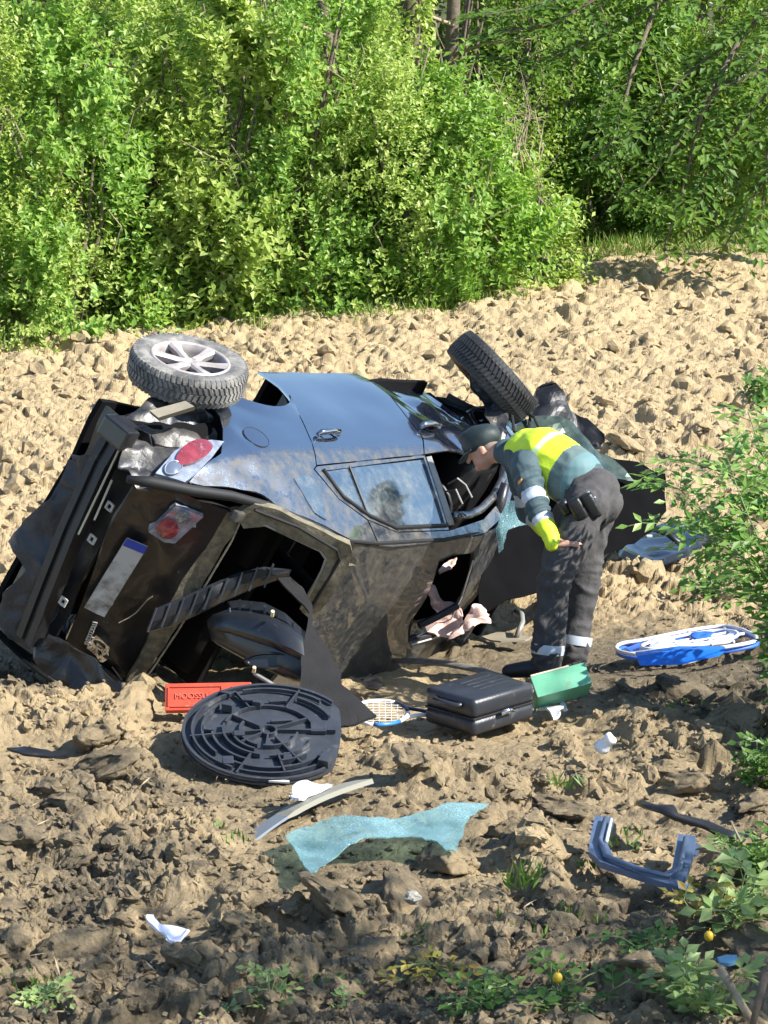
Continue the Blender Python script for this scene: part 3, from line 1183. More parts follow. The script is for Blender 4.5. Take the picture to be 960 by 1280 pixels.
# wheels
def wheel(center, axis, seed, spin, dia=0.645, width=0.215, tmat='tyre'):
    """one wheel part with tyre, tread blocks, rim and spokes; axis points to the outer face"""
    a = Vector(axis).normalized()
    t1 = a.cross(Vector((0.3, 0.9, 0.2))).normalized(); t2 = a.cross(t1)
    R = dia / 2; W = width / 2
    c = Vector(center)

    def P(r, w, th):
        return c + a * w + (t1 * math.cos(th) + t2 * math.sin(th)) * r
    n = 72
    prof = [(0.215, -W * .85), (0.245, -W * 1.02), (R - 0.05, -W * 1.05), (R - 0.016, -W * .92), (R - 0.010, -W * .7), (R - 0.010, W * .7), (R - 0.016, W * .92), (R - 0.05, W * 1.05), (0.245, W * 1.02), (0.215, W * .85)]
    rings = [[P(r, w, 2 * math.pi * k / n) for r, w in prof] for k in range(n + 1)]
    tb = MB().loft(rings, False, False)
    wo_ = tb.build("wheel", M[tmat], car, True)
    tread = MB()
    for k in range(64):
        th = 2 * math.pi * k / 64
        dth = 2 * math.pi / 64 * 0.30
        for j, (w0, w1) in enumerate(((-W * .98, -W * .55), (-W * .48, -W * .04), (W * .04, W * .48), (W * .55, W * .98))):
            sk = (0.03 if j in (0, 1) else -0.03) * (1 if j % 2 else 1.6)
            rr = R - 0.002
            r0 = R - 0.02 - (0.012 if j in (0, 3) else 0)
            tread.add([P(rr - (0.014 if (j == 0) else 0), w0, th - dth), P(rr - (0.014 if j == 3 else 0), w1, th - dth + sk), P(rr - (0.014 if j == 3 else 0), w1, th + dth + sk), P(rr - (0.014 if j == 0 else 0), w0, th + dth),
                       P(r0, w0, th - dth), P(r0, w1, th - dth + sk), P(r0, w1, th + dth + sk), P(r0, w0, th + dth)],
                      [(0, 1, 2, 3), (0, 4, 5, 1), (1, 5, 6, 2), (2, 6, 7, 3), (3, 7, 4, 0)])
    tread.build("tread", M[tmat], wo_)
    rim = MB()
    rp = [(0.222, W * .86), (0.218, W * .95), (0.208, W * .96), (0.200, W * .86), (0.196, W * .35), (0.185, -W * .8)]
    rim.loft([[P(r, w, 2 * math.pi * k / 48) for r, w in rp] for k in range(49)], False, False)
    rim.build("rim", M['alloy'], wo_, True)
    hub = MB()
    hub.loft([[P(r, w, 2 * math.pi * k / 24) for r, w in ((0.062, W * .35), (0.060, W * .62), (0.045, W * .70), (0.030, W * .70), (0.026, W * .64), (0.001, W * .64))] for k in range(25)], False, False)
    hub.build("hub", M['alloy'], wo_, True)
    for k in range(6):
        th = spin + 2 * math.pi * k / 6
        s = MB()
        rr = []
        for q in range(5):
            r = 0.04 + 0.165 * q / 4
            hw = (0.030 - 0.003 * q + 0.010 * max(0, q - 2)) / max(r, 0.05)
            w = W * (0.66 + 0.22 * (q / 4) ** 1.5)
            rr.append([P(r, w - 0.005, th - hw), P(r, w + 0.006, th - hw * .55), P(r, w + 0.006, th + hw * .55), P(r, w - 0.005, th + hw), P(r, w - 0.035, th + hw * .8), P(r, w - 0.035, th - hw * .8)])
        s.loft(rr)
        autosmooth(s.build("spoke", M['alloy'], wo_), 30)
    back = MB()
    back.loft([[P(r, w, 2 * math.pi * k / 32) for r, w in ((0.19, -W * .3), (0.12, -W * .25), (0.001, -W * .2))] for k in range(33)], False, False)
    back.build("brake_disc", M['dark'], wo_)
    return wo_


def camdir(x, up, d):
    v = c2w(x, up, d) - c2w(0, 0, 0)
    return CARI.to_3x3() @ v


wheel(cdepth(235, 463, 14.75), camdir(0.22, 0.885, -0.41), 1, 0.25, 0.66, 0.165)
wheel(cdepth(615, 472, 17.1), camdir(0.735, 0.675, 0.0), 2, 0.6, 0.66, 0.20, tmat='tyre_dark')
# right-hand wheels under the car
wheel((0.14, -0.78, 0.25), (0, -1, 0), 3, 0.1)
MB().tube([cdepth(240, 485, 14.85), (0.14, 0.3, 0.25), (0.14, -0.7, 0.25)], 0.035, 8).build("axle", M['dark'], car)

# ---- rear end
def rear(u, v, x=-0.95):
    o, d = cray(u, v)
    return o + d * ((x - o.x) / d.x)


# crushed left rear corner, bare scraped metal
cp = [side_xz(*q) for q in [(152, 534), (160, 507), (188, 493), (225, 488), (266, 494), (281, 512), (279, 535), (274, 553), (234, 556), (217, 566), (199, 587), (191, 597), (170, 580), (158, 556)]]


def lift_corner(x, z):
    p = Vector((x, SIDE(x, z) - 0.025, z))
    p += crumple(p, 0.03, 6.5, 4.0)
    p.y -= 0.07 * abs(ridge(p, 4.0, 2.0)) + 0.02 * abs(ridge(p, 9.0, 6.0))
    return p


panel("crushed_corner", cp, lift_corner, M['barmetal'], car, 0.018, out=LEFT, inset=0, thick=0.006)
vp = [rear(u, v) for u, v in [(187, 513), (232, 501), (241, 507), (198, 521)]]
vq = [cdepth(u, v, d) for (u, v), d in zip([(187, 513), (232, 501), (243, 508), (198, 522)], (14.30, 14.33, 14.25, 14.22))]
MB().prism(vq, CARI.to_3x3() @ Vector((0, 0.05, -0.03))).build("air_vent_flap", simple("dusty_tan_plate", (0.34, 0.29, 0.20), 0.8, col2=(0.25, 0.22, 0.16)), car)
# inner rear panel
rp_ = [(0.70, 0.28), (0.72, 0.58), (0.66, 0.66), (-0.66, 0.66), (-0.72, 0.58), (-0.70, 0.28)]
panel("rear_panel", rp_, lambda y, z: Vector((-0.93, y, z)) + crumple((0, y, z), 0.03, 4, 1.0), M['paint_dirty'], car, 0.05, out=(-1, 0, 0), thick=0.02)
# crash beam with open ends
bl = [rear(u, v, -1.02) for u, v in [(158, 527), (133, 578), (98, 660), (66, 735), (36, 800)]]
bm_ = MB()
rings = []
for i, p in enumerate(bl):
    w, h = 0.05, 0.058
    bow = 0.05 * math.sin(math.pi * i / 4)
    q = p + Vector((-bow, 0, 0))
    rings.append([q + Vector((-w, 0, -h)), q + Vector((-w, 0, -0.015)), q + Vector((-w + 0.02, 0, -0.008)), q + Vector((-w + 0.02, 0, 0.012)), q + Vector((-w, 0, 0.02)), q + Vector((-w, 0, h)), q + Vector((w, 0, h)), q + Vector((w, 0, -h))])
bm_.loft(rings)
autosmooth(bm_.build("crash_beam", M['blackplastic'], car), 30)
e0 = rear(150, 545, -1.05)
MB().box(e0 + Vector((-0.03, 0.02, 0.0)), (0.10, 0.12, 0.19), bev=0.015).build("beam_bracket", M['paint_dirty'], car)
for u, v in ((137, 633), (115, 674), (79, 752)):
    p = rear(u, v, -1.06)
    k = MB()
    for dy, dz, sy, sz in ((0, 0.018, 0.045, 0.012), (0, -0.018, 0.045, 0.012), (0.018, 0, 0.012, 0.026), (-0.018, 0, 0.012, 0.026)):
        k.box(p + Vector((0, dy, dz)), (0.01, sy, sz))
    k.build("square_clip", simple("pale_clip", (0.35, 0.34, 0.30), 0.6), car)
# long bright edges on the beam
for (a, b) in (((150, 560), (98, 668)), ((140, 600), (118, 650))):
    MB().tube([rear(*a, -1.09), rear(*b, -1.12)], 0.006, 5).build("beam_edge", simple("scratched_edge", (0.42, 0.38, 0.28), 0.6), car)
# torn plastic skirt hanging under the beam
vpix = [(95, 578), (128, 572), (140, 590), (118, 640), (92, 700), (62, 770), (42, 815), (22, 800), (10, 772), (20, 740), (40, 718), (33, 690), (28, 682), (48, 655), (62, 625), (80, 600)]
vd = [rear(u, v, -1.0) for u, v in vpix]


def lift_skirt(y, z):
    p = Vector((-0.99, y, z))
    p.x += -0.10 * math.sin(max(0, min(1, (z - 0.1) / 0.5)) * math.pi)
    return p + crumple(p, 0.06, 5.0, 6.0) + crumple(p, 0.022, 13.0, 2.0)


panel("torn_skirt", [(p.y, p.z) for p in vd], lift_skirt, M['blueplastic'], car, 0.025, out=(-1, 0, -0.3), inset=0, thick=0.008)
sk2 = [rear(u, v, -1.0) for u, v in [(40, 800), (70, 790), (110, 815), (150, 850), (168, 862), (140, 866), (100, 862), (60, 838)]]
panel("lower_trim", [(p.y, p.z) for p in sk2], lambda y, z: Vector((-1.04, y, z)) + crumple((0, y, z), 0.035, 9.0, 3.0), M['blackplastic'], car, 0.03, out=(-1, 0, 0), inset=0, smooth=False)
sp_ = [rear(u, v, -1.0) for u, v in [(92, 572), (115, 570), (135, 560), (125, 580), (100, 592)]]
panel("torn_flap", [(p.y, p.z) for p in sp_], lambda y, z: Vector((-1.03, y, z)) + crumple((0, y, z), 0.05, 7.0, 13.0), M['blueplastic'], car, 0.03, out=(-1, 0, 0), inset=0)

# left rear lamp on the body
def ell(cx, cy, a, b, rot, n=22):
    c_, s_ = math.cos(rot), math.sin(rot)
    return [(cx + a * math.cos(t) * c_ - b * math.sin(t) * s_, cy + a * math.cos(t) * s_ + b * math.sin(t) * c_) for t in [2 * math.pi * k / n for k in range(n)]]


M['redlens'] = simple("red_lens", (0.26, 0.04, 0.055), 0.25, col2=(0.12, 0.01, 0.016), scale=14, coat=0.8, dirt=0.12, dirtcol=(0.42, 0.30, 0.28), dscale=14)
M['clearlens'] = simple("clear_lens", (0.36, 0.40, 0.47), 0.15, 0.3, coat=1.0, col2=(0.18, 0.20, 0.25), scale=16)
M['bulb'] = simple("lamp_bowl", (0.22, 0.25, 0.31), 0.12, 0.6, coat=0.8)
lp = [(279, 554), (263, 552), (234, 556), (217, 566), (199, 587), (193, 594), (230, 605), (247, 591), (263, 575)]
lpx = [side_xz(*q) for q in lp]
lamp = panel("tail_lamp", lpx, lift_side(0.012), M['clearlens'], car, 0.03, inset=0.0, thick=0.05, out=LEFT)
for nm, e, m_, off in (("red_lens", ell(240, 571, 25, 12.5, -0.48), M['redlens'], 0.026), ("clear_bowl", ell(214, 590, 11, 8, -0.3), M['bulb'], 0.024)):
    pts = [side_xz(*q) for q in e]
    cx = sum(p[0] for p in pts) / len(pts); cz = sum(p[1] for p in pts) / len(pts)
    rad = max(math.hypot(p[0] - cx, p[1] - cz) for p in pts)
    panel(nm, pts, lambda x, z, off=off, cx=cx, cz=cz, rad=rad: Vector((x, SIDE(x, z) + off + 0.02 * (1 - ((x - cx) ** 2 + (z - cz) ** 2) / rad ** 2), z)), m_, lamp, 0.02, inset=0, thick=0.02, out=LEFT)
    for fr in ((1.02,) if nm == 'clear_bowl' else ()):
        MB().tube([Vector((cx + (p[0] - cx) * fr, SIDE(cx + (p[0] - cx) * fr, cz + (p[1] - cz) * fr) + off + 0.02 * (1 - fr * fr * ((p[0] - cx) ** 2 + (p[1] - cz) ** 2) / rad ** 2) + 0.001, cz + (p[1] - cz) * fr)) for p in pts + pts[:1]], 0.004, 5).build("lens_ring", M['clearlens'] if fr > 1 else m_, lamp, True)
# black weather strip along the hatch opening
ws = [side_xz(*q) for q in [(160, 597), (190, 601), (240, 611), (290, 618), (335, 630), (375, 647), (410, 662), (441, 684)]]
MB().tube([(a[0], SIDE(*a) - 0.01, a[1]) for a in ws], [0.02, 0.032, 0.030, 0.028, 0.024, 0.022, 0.018, 0.014], 8).build("hatch_weatherstrip", M['rubber'], car, True)

# ---- tailgate, sprung open
HA = Vector(((165 - 480) / FOC * 14.12, (640 - 610) / FOC * 14.12, 14.12))
HE1 = Vector((0.616, -0.137, 0.21)).normalized()
HE2 = Vector((-0.41, -0.867, 0.63)).normalized()
HN = HE1.cross(HE2)
if HN.z > 0: HN = -HN


def hst(u, v):
    d = Vector(((u - 480) / FOC, (640 - v) / FOC, 1.0))
    t = HA.dot(HN) / d.dot(HN)
    q = d * t - HA
    return (q.dot(HE1), q.dot(HE2))


def hlift(off=0.0, amp=0.0, sc=4.0, seed=0.0, bow=0.03):
    def f(s, t):
        w = off + bow * math.sin(max(0, min(1, s / 0.6)) * math.pi)
        q = HA + HE1 * s + HE2 * t + HN * w
        p = CARI @ c2w(*q)
        if amp: p = p + crumple(p, amp, sc, seed)
        return p
    return f


HOUT = CARI.to_3x3() @ (c2w(*HN) - c2w(0, 0, 0))
hp = [hst(*q) for q in [(166, 612), (196, 607), (230, 614), (262, 628), (290, 640), (262, 676), (232, 716), (200, 766), (158, 846), (140, 846), (110, 826), (82, 803), (98, 768), (122, 706), (146, 646)]]
gate = panel("tailgate", hp, hlift(0.0, 0.028, 3.6, 3.0), M['paint_dirty'], car, 0.03, out=HOUT, inset=0, thick=0.03)
gate["label"] = "muddy tailgate hanging open"
lp2 = [hst(*q) for q in [(286, 640), (302, 640), (292, 668), (262, 716), (222, 782), (190, 828), (170, 856), (156, 848), (198, 768), (230, 716), (262, 675)]]
def lift_ledge(s, t):
    f0 = hlift(0.012, 0.010, 9.0, 1.0)
    return f0(s, t) + HOUT * (-0.10 * max(0, (s - 0.40 - 0.0 * t)))
panel("window_ledge", lp2, lift_ledge, M['mudpanel'], gate, 0.022, out=HOUT, inset=0, thick=0.03)
cfr = [hst(*q) for q in [(296, 642), (318, 627), (345, 635), (372, 646), (438, 680), (440, 690), (430, 715), (392, 775), (376, 762), (403, 712), (408, 697), (402, 688), (330, 655), (306, 657)]]
panel("window_frame", cfr, hlift(0.02, 0.012, 6.0, 7.0), M['mudpanel'], gate, 0.022, out=HOUT, inset=0, thick=0.04)
sl = [hst(*q) for q in [(303, 654), (312, 650), (330, 654), (400, 687), (407, 697), (402, 712), (376, 760)]]
MB().tube([hlift(0.012)(*a) for a in sl], 0.009, 6).build("window_seal", M['seal'], gate, True)
MB().tube([hlift(0.024)(*hst(*q)) for q in [(318, 634), (372, 655), (420, 684), (424, 696), (388, 758)]], 0.010, 6).build("frame_groove", M['rubber'], gate)
hin = MB()
hin.box(hlift(0.03)(*hst(296, 640)), (0.07, 0.06, 0.05), bev=0.012)
hin.build("hinge_bracket", M['barmetal'], gate)
# lamp on the tailgate
tl2 = panel("tail_lamp", [hst(*q) for q in [(185, 657), (219, 624), (253, 638), (218, 671), (205, 670)]], hlift(0.056, bow=0.0), M['clearlens'], gate, 0.03, inset=0, thick=0.03, out=HOUT)
for nm, e, m_ in (("red_lens", ell(209, 651, 13, 13, 0), M['redlens']), ("clear_bowl", ell(228, 637, 9.5, 8, 0.3), M['bulb'])):
    pts = [hst(*q) for q in e]
    cs = sum(p[0] for p in pts) / len(pts); ct = sum(p[1] for p in pts) / len(pts)
    rad = max(math.hypot(p[0] - cs, p[1] - ct) for p in pts)
    panel(nm, pts, lambda s, t, cs=cs, ct=ct, rad=rad: hlift(0.068 + 0.014 * (1 - ((s - cs) ** 2 + (t - ct) ** 2) / rad ** 2), bow=0)(s, t), m_, tl2, 0.02, inset=0, thick=0.015, out=HOUT)
# number plate with its blue band (characters not legible in the photograph)
pl = [hst(*q) for q in [(158, 663), (184, 674), (130, 762), (105, 750)]]
plate = panel("number_plate", pl, hlift(0.064, bow=0.0), simple("white_plate", (0.36, 0.37, 0.38), 0.5, dirt=0.55, dirtcol=(0.10, 0.09, 0.07), dscale=5), gate, 0.05, inset=0, thick=0.006, out=HOUT)
bb = [hst(*q) for q in [(158, 663), (184, 674), (179, 683), (152.5, 672)]]
panel("blue_band", bb, hlift(0.067, bow=0.0), simple("blue_band", (0.01, 0.04, 0.32), 0.4), plate, 0.05, inset=0.001, thick=0.002, out=HOUT)
# model lettering
fc = bpy.data.curves.new("badge_lettering", 'FONT')
fc.body = "mazda6"
fc.size = 0.062
fc.extrude = 0.003
fc.space_character = 1.05
fo = bpy.data.objects.new("badge_lettering_curve", fc)
COL.objects.link(fo)
dg = bpy.context.evaluated_depsgraph_get()
fm = bpy.data.meshes.new_from_object(fo.evaluated_get(dg))
bpy.data.objects.remove(fo)
s0, t0 = hst(116, 766)
f0 = hlift(0.071, bow=0.0)
o0 = f0(s0, t0)
ex = (f0(s0, t0 + 0.1) - o0).normalized(); ey = (f0(s0 + 0.1, t0) - o0).normalized()
for v in fm.vertices:
    q = v.co.copy()
    v.co = o0 + ex * q.x * 0.85 + ey * q.y * 0.95 + HOUT * q.z
fm.materials.clear(); fm.materials.append(simple("chrome_letters", (0.6, 0.6, 0.6), 0.3, 0.6))
lo = bpy.data.objects.new("badge_lettering", fm); COL.objects.link(lo); lo.parent = gate
# smashed right-hand lamp and bright shards
panel("broken_lamp", [hst(*q) for q in [(110, 792), (122, 786), (136, 795), (137, 806), (126, 812), (112, 806)]], hlift(0.05, 0.03, 18, 2.0), M['chrome'], gate, 0.015, inset=0, out=HOUT, thick=0.01)
panel("broken_lamp", [hst(*q) for q in [(118, 820), (126, 822), (152, 840), (150, 848), (128, 838)]], hlift(0.04, 0.02, 15, 5.0), M['blueplastic'], gate, 0.015, inset=0, out=HOUT, thick=0.01)
panel("broken_lamp", [hst(*q) for q in [(76, 826), (84, 824), (92, 838), (88, 848), (78, 838)]], hlift(0.04, 0.03, 15, 8.0), M['clearlens'], gate, 0.015, inset=0, out=HOUT, thick=0.01)

# pale torn edges and scratches
M['tear'] = simple("torn_pale_edge", (0.30, 0.26, 0.19), 0.6, col2=(0.16, 0.14, 0.11), scale=30)
for pth, r0 in (([(301, 646), (290, 672), (262, 719), (222, 785), (190, 832), (169, 858)], 0.006), ([(148, 771), (160, 765), (170, 758), (184, 742), (190, 738)], 0.0035), ([(140, 826), (152, 842)], 0.004)):
    MB().tube([hlift(0.052, bow=0.0 if len(pth) < 6 else 0.02)(*hst(*q)) - (HOUT * 0.03 if len(pth) > 5 else HOUT * 0.0) for q in pth], r0, 5).build("torn_edge", M['tear'], gate)
# luggage-bay walls behind the opening
MB().box((-0.45, 0, 0.33), (0.9, 1.3, 0.04)).build("boot_floor", M['dark'], car)
MB().box((-0.02, 0, 0.72), (0.06, 1.3, 0.75)).build("seat_back", M['dark'], car)
panel("boot_side_lining", [(-0.9, 0.35), (-0.9, 0.9), (-0.3, 1.2), (0.0, 1.3), (0.0, 0.35)], lambda x, z: Vector((x, SIDE(x, z) - 0.10, z)), M['dark'], car, 0.1, out=(0, -1, 0))

# ---- wrecked front end
def sheet(name, pts, mat, amp, sc, seed, parent, thick=0.008, grid=0.05, out=None, smooth=True):
    """crumpled sheet from photograph pixels with depths"""
    us = [(p[0] / 100.0, p[1] / 100.0) for p in pts]
    A_ = np.array([[p[0], p[1], 1] for p in pts], float); B_ = np.array([p[2] for p in pts], float)
    co, *_ = np.linalg.lstsq(A_, B_, rcond=None)
    inv = wmat(parent).inverted() if parent is not None else Matrix.Identity(4)

    def lf(a, b):
        w = pix(a * 100, b * 100, co[0] * a * 100 + co[1] * b * 100 + co[2])
        w = w + crumple(w, amp, sc, seed) + crumple(w, amp * 0.35, sc * 3, seed + 3)
        return inv @ w
    return panel(name, us, lf, mat, parent, grid, inset=0, thick=thick, out=out, smooth=smooth)


sheet("bonnet", [(640, 590, 16.9), (700, 575, 17.2), (748, 568, 17.3), (800, 577, 17.35), (836, 590, 17.4), (832, 640, 17.2), (805, 668, 17.05), (770, 690, 16.85), (700, 718, 16.65), (650, 748, 16.45), (606, 776, 16.3), (598, 740, 16.35), (618, 660, 16.6)], simple("bonnet_underside", (0.003, 0.003, 0.0035), 0.9, spec=0.08), 0.05, 3.0, 2.0, car, 0.01, 0.08)
sheet("bumper_shell", [(652, 505, 17.5), (668, 482, 17.5), (688, 480, 17.5), (700, 498, 17.5), (712, 516, 17.5), (738, 520, 17.5), (757, 535, 17.5), (752, 562, 17.4), (725, 560, 17.4), (690, 535, 17.4), (665, 525, 17.4)], M['blackplastic'], 0.07, 4.0, 5.0, car, 0.012, 0.05, None, False)
sheet("folded_wing", [(612, 505, 17.15), (640, 498, 17.1), (678, 508, 17.1), (650, 522, 17.0), (625, 528, 17.0), (612, 520, 17.05)], M['paint'], 0.06, 5.0, 7.0, car, 0.006, 0.05, None, False)
sheet("folded_wing", [(640, 535, 17.0), (672, 515, 17.1), (720, 535, 17.2), (770, 580, 17.2), (790, 600, 17.2), (760, 600, 17.0), (700, 570, 16.9)], simple("green_grey_metal", (0.03, 0.05, 0.04), 0.25, 0.5, col2=(0.10, 0.13, 0.10)), 0.05, 4.0, 3.0, car, 0.006, 0.06, None, False)
sheet("crushed_panel", [(590, 470, 17.2), (612, 480, 17.1), (640, 510, 17.0), (632, 545, 16.8), (612, 540, 16.8), (600, 505, 16.95)], M['barmetal'], 0.06, 6.0, 4.0, car, 0.006, 0.04, None, False)
for k, pth in enumerate([[(650, 510, 17.1), (668, 522, 17.0), (676, 540, 17.0)], [(664, 512, 17.1), (662, 530, 17.0), (658, 545, 17.0)], [(628, 515, 17.0), (640, 520, 16.9), (643, 540, 16.8)]]):
    MB().tube([cdepth(*q) for q in pth], 0.010, 6).build("hose", M['rubber'], car)
# remnant of shattered windscreen on the door pillar
sheet("windscreen_remnant", [(622, 662, 16.2), (630, 630, 16.25), (648, 630, 16.2), (668, 645, 16.2), (662, 656, 16.15), (646, 658, 16.15), (636, 664, 16.15), (630, 684, 16.1), (623, 688, 16.1)], M['shatter'], 0.03, 6.0, 1.0, car, 0.005, 0.04)
MB().tube([cdepth(632, 604, 16.35), cdepth(622, 640, 16.35), cdepth(606, 690, 16.45)], [0.03, 0.04, 0.045], 8).build("windscreen_pillar", M['paint_dirty'], car, True)
for k, pth in enumerate([[(560, 605, 16.2), (572, 598, 16.1), (582, 606, 16.1), (590, 622, 16.1)], [(555, 615, 16.3), (570, 612, 16.2), (578, 630, 16.2)]]):
    MB().tube([cdepth(*q) for q in pth], 0.006, 6).build("loose_cable", M['seal'], car)
MB().tube([cdepth(600, 768, 16.2), cdepth(588, 790, 16.0), cdepth(575, 806, 15.9)], 0.006, 5).build("loose_cable", M['rubber'], car)
# pale airbag and headlining seen through the sunroof
M['pink'] = simple("pale_pink_cloth", (0.78, 0.55, 0.47), 0.8, col2=(0.66, 0.43, 0.37), scale=14, bump=0.6, bscale=9)
sheet("airbag", [(530, 775, 16.35), (542, 735, 16.45), (556, 742, 16.45), (573, 752, 16.4), (570, 775, 16.35), (555, 790, 16.3), (536, 792, 16.3)], M['pink'], 0.10, 7.0, 3.0, car, 0.01, 0.03)
sheet("airbag", [(548, 716, 16.6), (554, 702, 16.65), (574, 697, 16.7), (570, 706, 16.6), (552, 720, 16.55)], M['pink'], 0.05, 7.0, 9.0, car, 0.01, 0.03)
sheet("airbag", [(560, 792, 16.1), (580, 778, 16.15), (596, 758, 16.25), (602, 772, 16.2), (607, 786, 16.1), (590, 795, 16.05)], M['pink'], 0.08, 8.0, 5.0, car, 0.01, 0.03)


# ------------------------------------------------------------------ wreckage and belongings on the ground
def camvec(x, up, d):
    return c2w(x, up, d) - c2w(0, 0, 0)


def gz_at(P):
    return gz(P.x, P.y)


def gsheet(name, px, h, mat, parent=None, grid=0.03, thick=0.01, bowf=None, amp=0.0, sc=5.0, seed=0.0, smooth=True):
    """thin sheet lying on the field, outline in photograph pixels"""
    G = [gpt(u, v, h) for u, v in px]
    inv = wmat(parent).inverted() if parent is not None else Matrix.Identity(4)

    def lf(x, y):
        z = zb(x, y) + h
        if bowf: z += bowf(x, y)
        p = Vector((x, y, z))
        if amp: p = p + crumple(p, amp, sc, seed)
        return inv @ p
    return panel(name, [(p.x, p.y) for p in G], lf, mat, parent, grid, inset=0, thick=thick, out=(0, 0, 1), smooth=smooth)


# --- round ribbed cover from the spare-wheel well
M['ribplastic'] = simple("dark_ribbed_plastic", (0.030, 0.034, 0.042), 0.3, col2=(0.045, 0.05, 0.06), dirt=0.05, dirtcol=(0.15, 0.14, 0.12))
dn = camvec(0.03, 0.80, -0.60).normalized()
dx = camvec(1.0, -0.06, -0.03); dx = (dx - dn * dx.dot(dn)).normalized()
dy = dn.cross(dx)
dc = pix(336, 916, 13.33)
dx = dx * 1.09; dy = dy * 0.90
DM = Matrix(((dx.x, dy.x, dn.x, dc.x), (dx.y, dy.y, dn.y, dc.y), (dx.z, dy.z, dn.z, dc.z), (0, 0, 0, 1)))
disc = empty("boot_floor_cover", mat=DM)
tag(disc, "round black plastic cover with concentric ribs lying before the open tailgate", "cover")
RD = 0.395
pol = []
for k in range(56):
    a = 2 * math.pi * k / 56
    x, y = RD * math.cos(a), RD * math.sin(a)
    if x > 0.30: x = 0.30 + (x - 0.30) * 0.25
    pol.append((x, y))
panel("plate", pol, lambda x, y: Vector((x, y, -0.012 * (x * x + y * y) / 0.16)), M['ribplastic'], disc, 0.06, inset=0, thick=0.012, out=(0, 0, 1))


def arc_rib(r, a0, a1, h, w, z0=0.0):
    n = max(3, int(abs(a1 - a0) / 0.12))
    rings = []
    for k in range(n + 1):
        a = a0 + (a1 - a0) * k / n
        c_, s_ = math.cos(a), math.sin(a)
        rings.append([Vector(((r - w) * c_, (r - w) * s_, z0)), Vector(((r - w) * c_, (r - w) * s_, z0 + h)), Vector(((r + w) * c_, (r + w) * s_, z0 + h)), Vector(((r + w) * c_, (r + w) * s_, z0))])
    b = MB().loft(rings)
    b.build("rib", M['ribplastic'], disc)


rr_ = random.Random(3)
arc_rib(0.384, 0.78, 5.5, 0.018, 0.007)
for r, segs in ((0.345, ((0.9, 2.0), (2.1, 4.3), (4.4, 5.6))), (0.30, ((0.5, 1.2), (2.5, 3.9), (4.2, 5.9))), (0.205, ((0.35, 2.9), (3.0, 4.6), (4.8, 6.1))), (0.255, ((3.3, 4.4), (5.0, 5.5))), (0.13, ((2.7, 4.4), (4.6, 6.2))), (0.165, ((3.2, 4.4),)), (0.035, ((0, 6.28),))):
    for a0, a1 in segs:
        arc_rib(r, a0, a1, 0.020 + 0.008 * rr_.random(), 0.005)
for r0, r1, a in ((0.04, 0.2, 0.6), (0.04, 0.36, 3.4), (0.04, 0.16, 3.9), (0.06, 0.3, 5.3), (0.2, 0.38, 4.4), (0.2, 0.36, 1.25), (0.05, 0.2, 2.6), (0.03, 0.3, 0.1), (0.2, 0.34, 2.1), (0.2, 0.345, 5.0), (0.04, 0.13, 4.7)):
    c_, s_ = math.cos(a), math.sin(a)
    m_ = (r0 + r1) / 2
    MB().box((m_ * c_, m_ * s_, 0.012), (r1 - r0, 0.008, 0.026), Matrix.Rotation(a, 3, 'Z')).build("rib", M['ribplastic'], disc)
for x, y, sx, sy, sz in ((-0.20, 0.16, .05, .03, .05), (-0.10, 0.22, .06, .02, .04), (0.02, 0.25, .08, .02, .02), (-0.27, -0.02, .05, .04, .03), (-0.13, -0.05, .05, .04, .03), (0.22, 0.05, .07, .08, .025), (0.27, -0.22, .05, .08, .05), (-0.16, -0.27, .05, .06, .03), (0.10, -0.2, .04, .06, .02), (-0.07, 0.2, .04, .02, .045), (-0.22, 0.28, .05, .02, .03), (0.05, 0.09, .10, .02, .02)):
    MB().box((x, y, sz / 2), (sx, sy, sz), Matrix.Rotation(rr_.uniform(-.3, .3), 3, 'Z'), bev=0.004).build("clip_block", M['ribplastic'], disc)
MB().box((0.075, -0.385, 0.002), (0.09, 0.012, 0.012)).build("paper_label", simple("white_label", (0.7, 0.7, 0.68), 0.6), disc)

# --- black felt panel out of the rear window
felt = sheet("boot_lining_panel", [(345, 722, 14.62), (362, 722, 14.6), (378, 738, 14.5), (389, 762, 14.4), (389, 785, 14.3), (412, 815, 14.12), (427, 842, 13.98), (428, 858, 13.9), (470, 898, 13.68), (440, 908, 13.62), (402, 912, 13.6), (390, 885, 13.75), (377, 860, 13.9), (378, 815, 14.1), (384, 770, 14.35)], simple("black_felt", (0.010, 0.0095, 0.010), 0.95, col2=(0.016, 0.015, 0.015), bump=0.3, bscale=90), 0.02, 3.0, 4.0, None, 0.014, 0.04)
tag(felt, "black felt lining panel hanging out of the rear window", "panel")
lf_ = MB()
q0 = pix(424, 874, 13.78) - camvec(0, 0, 0.03)
lf_.add([q0, q0 + camvec(0.03, 0.012, -0.005), q0 + camvec(0.045, 0.03, -0.005), q0 + camvec(0.012, 0.022, -0.005)], [(0, 1, 2, 3)])
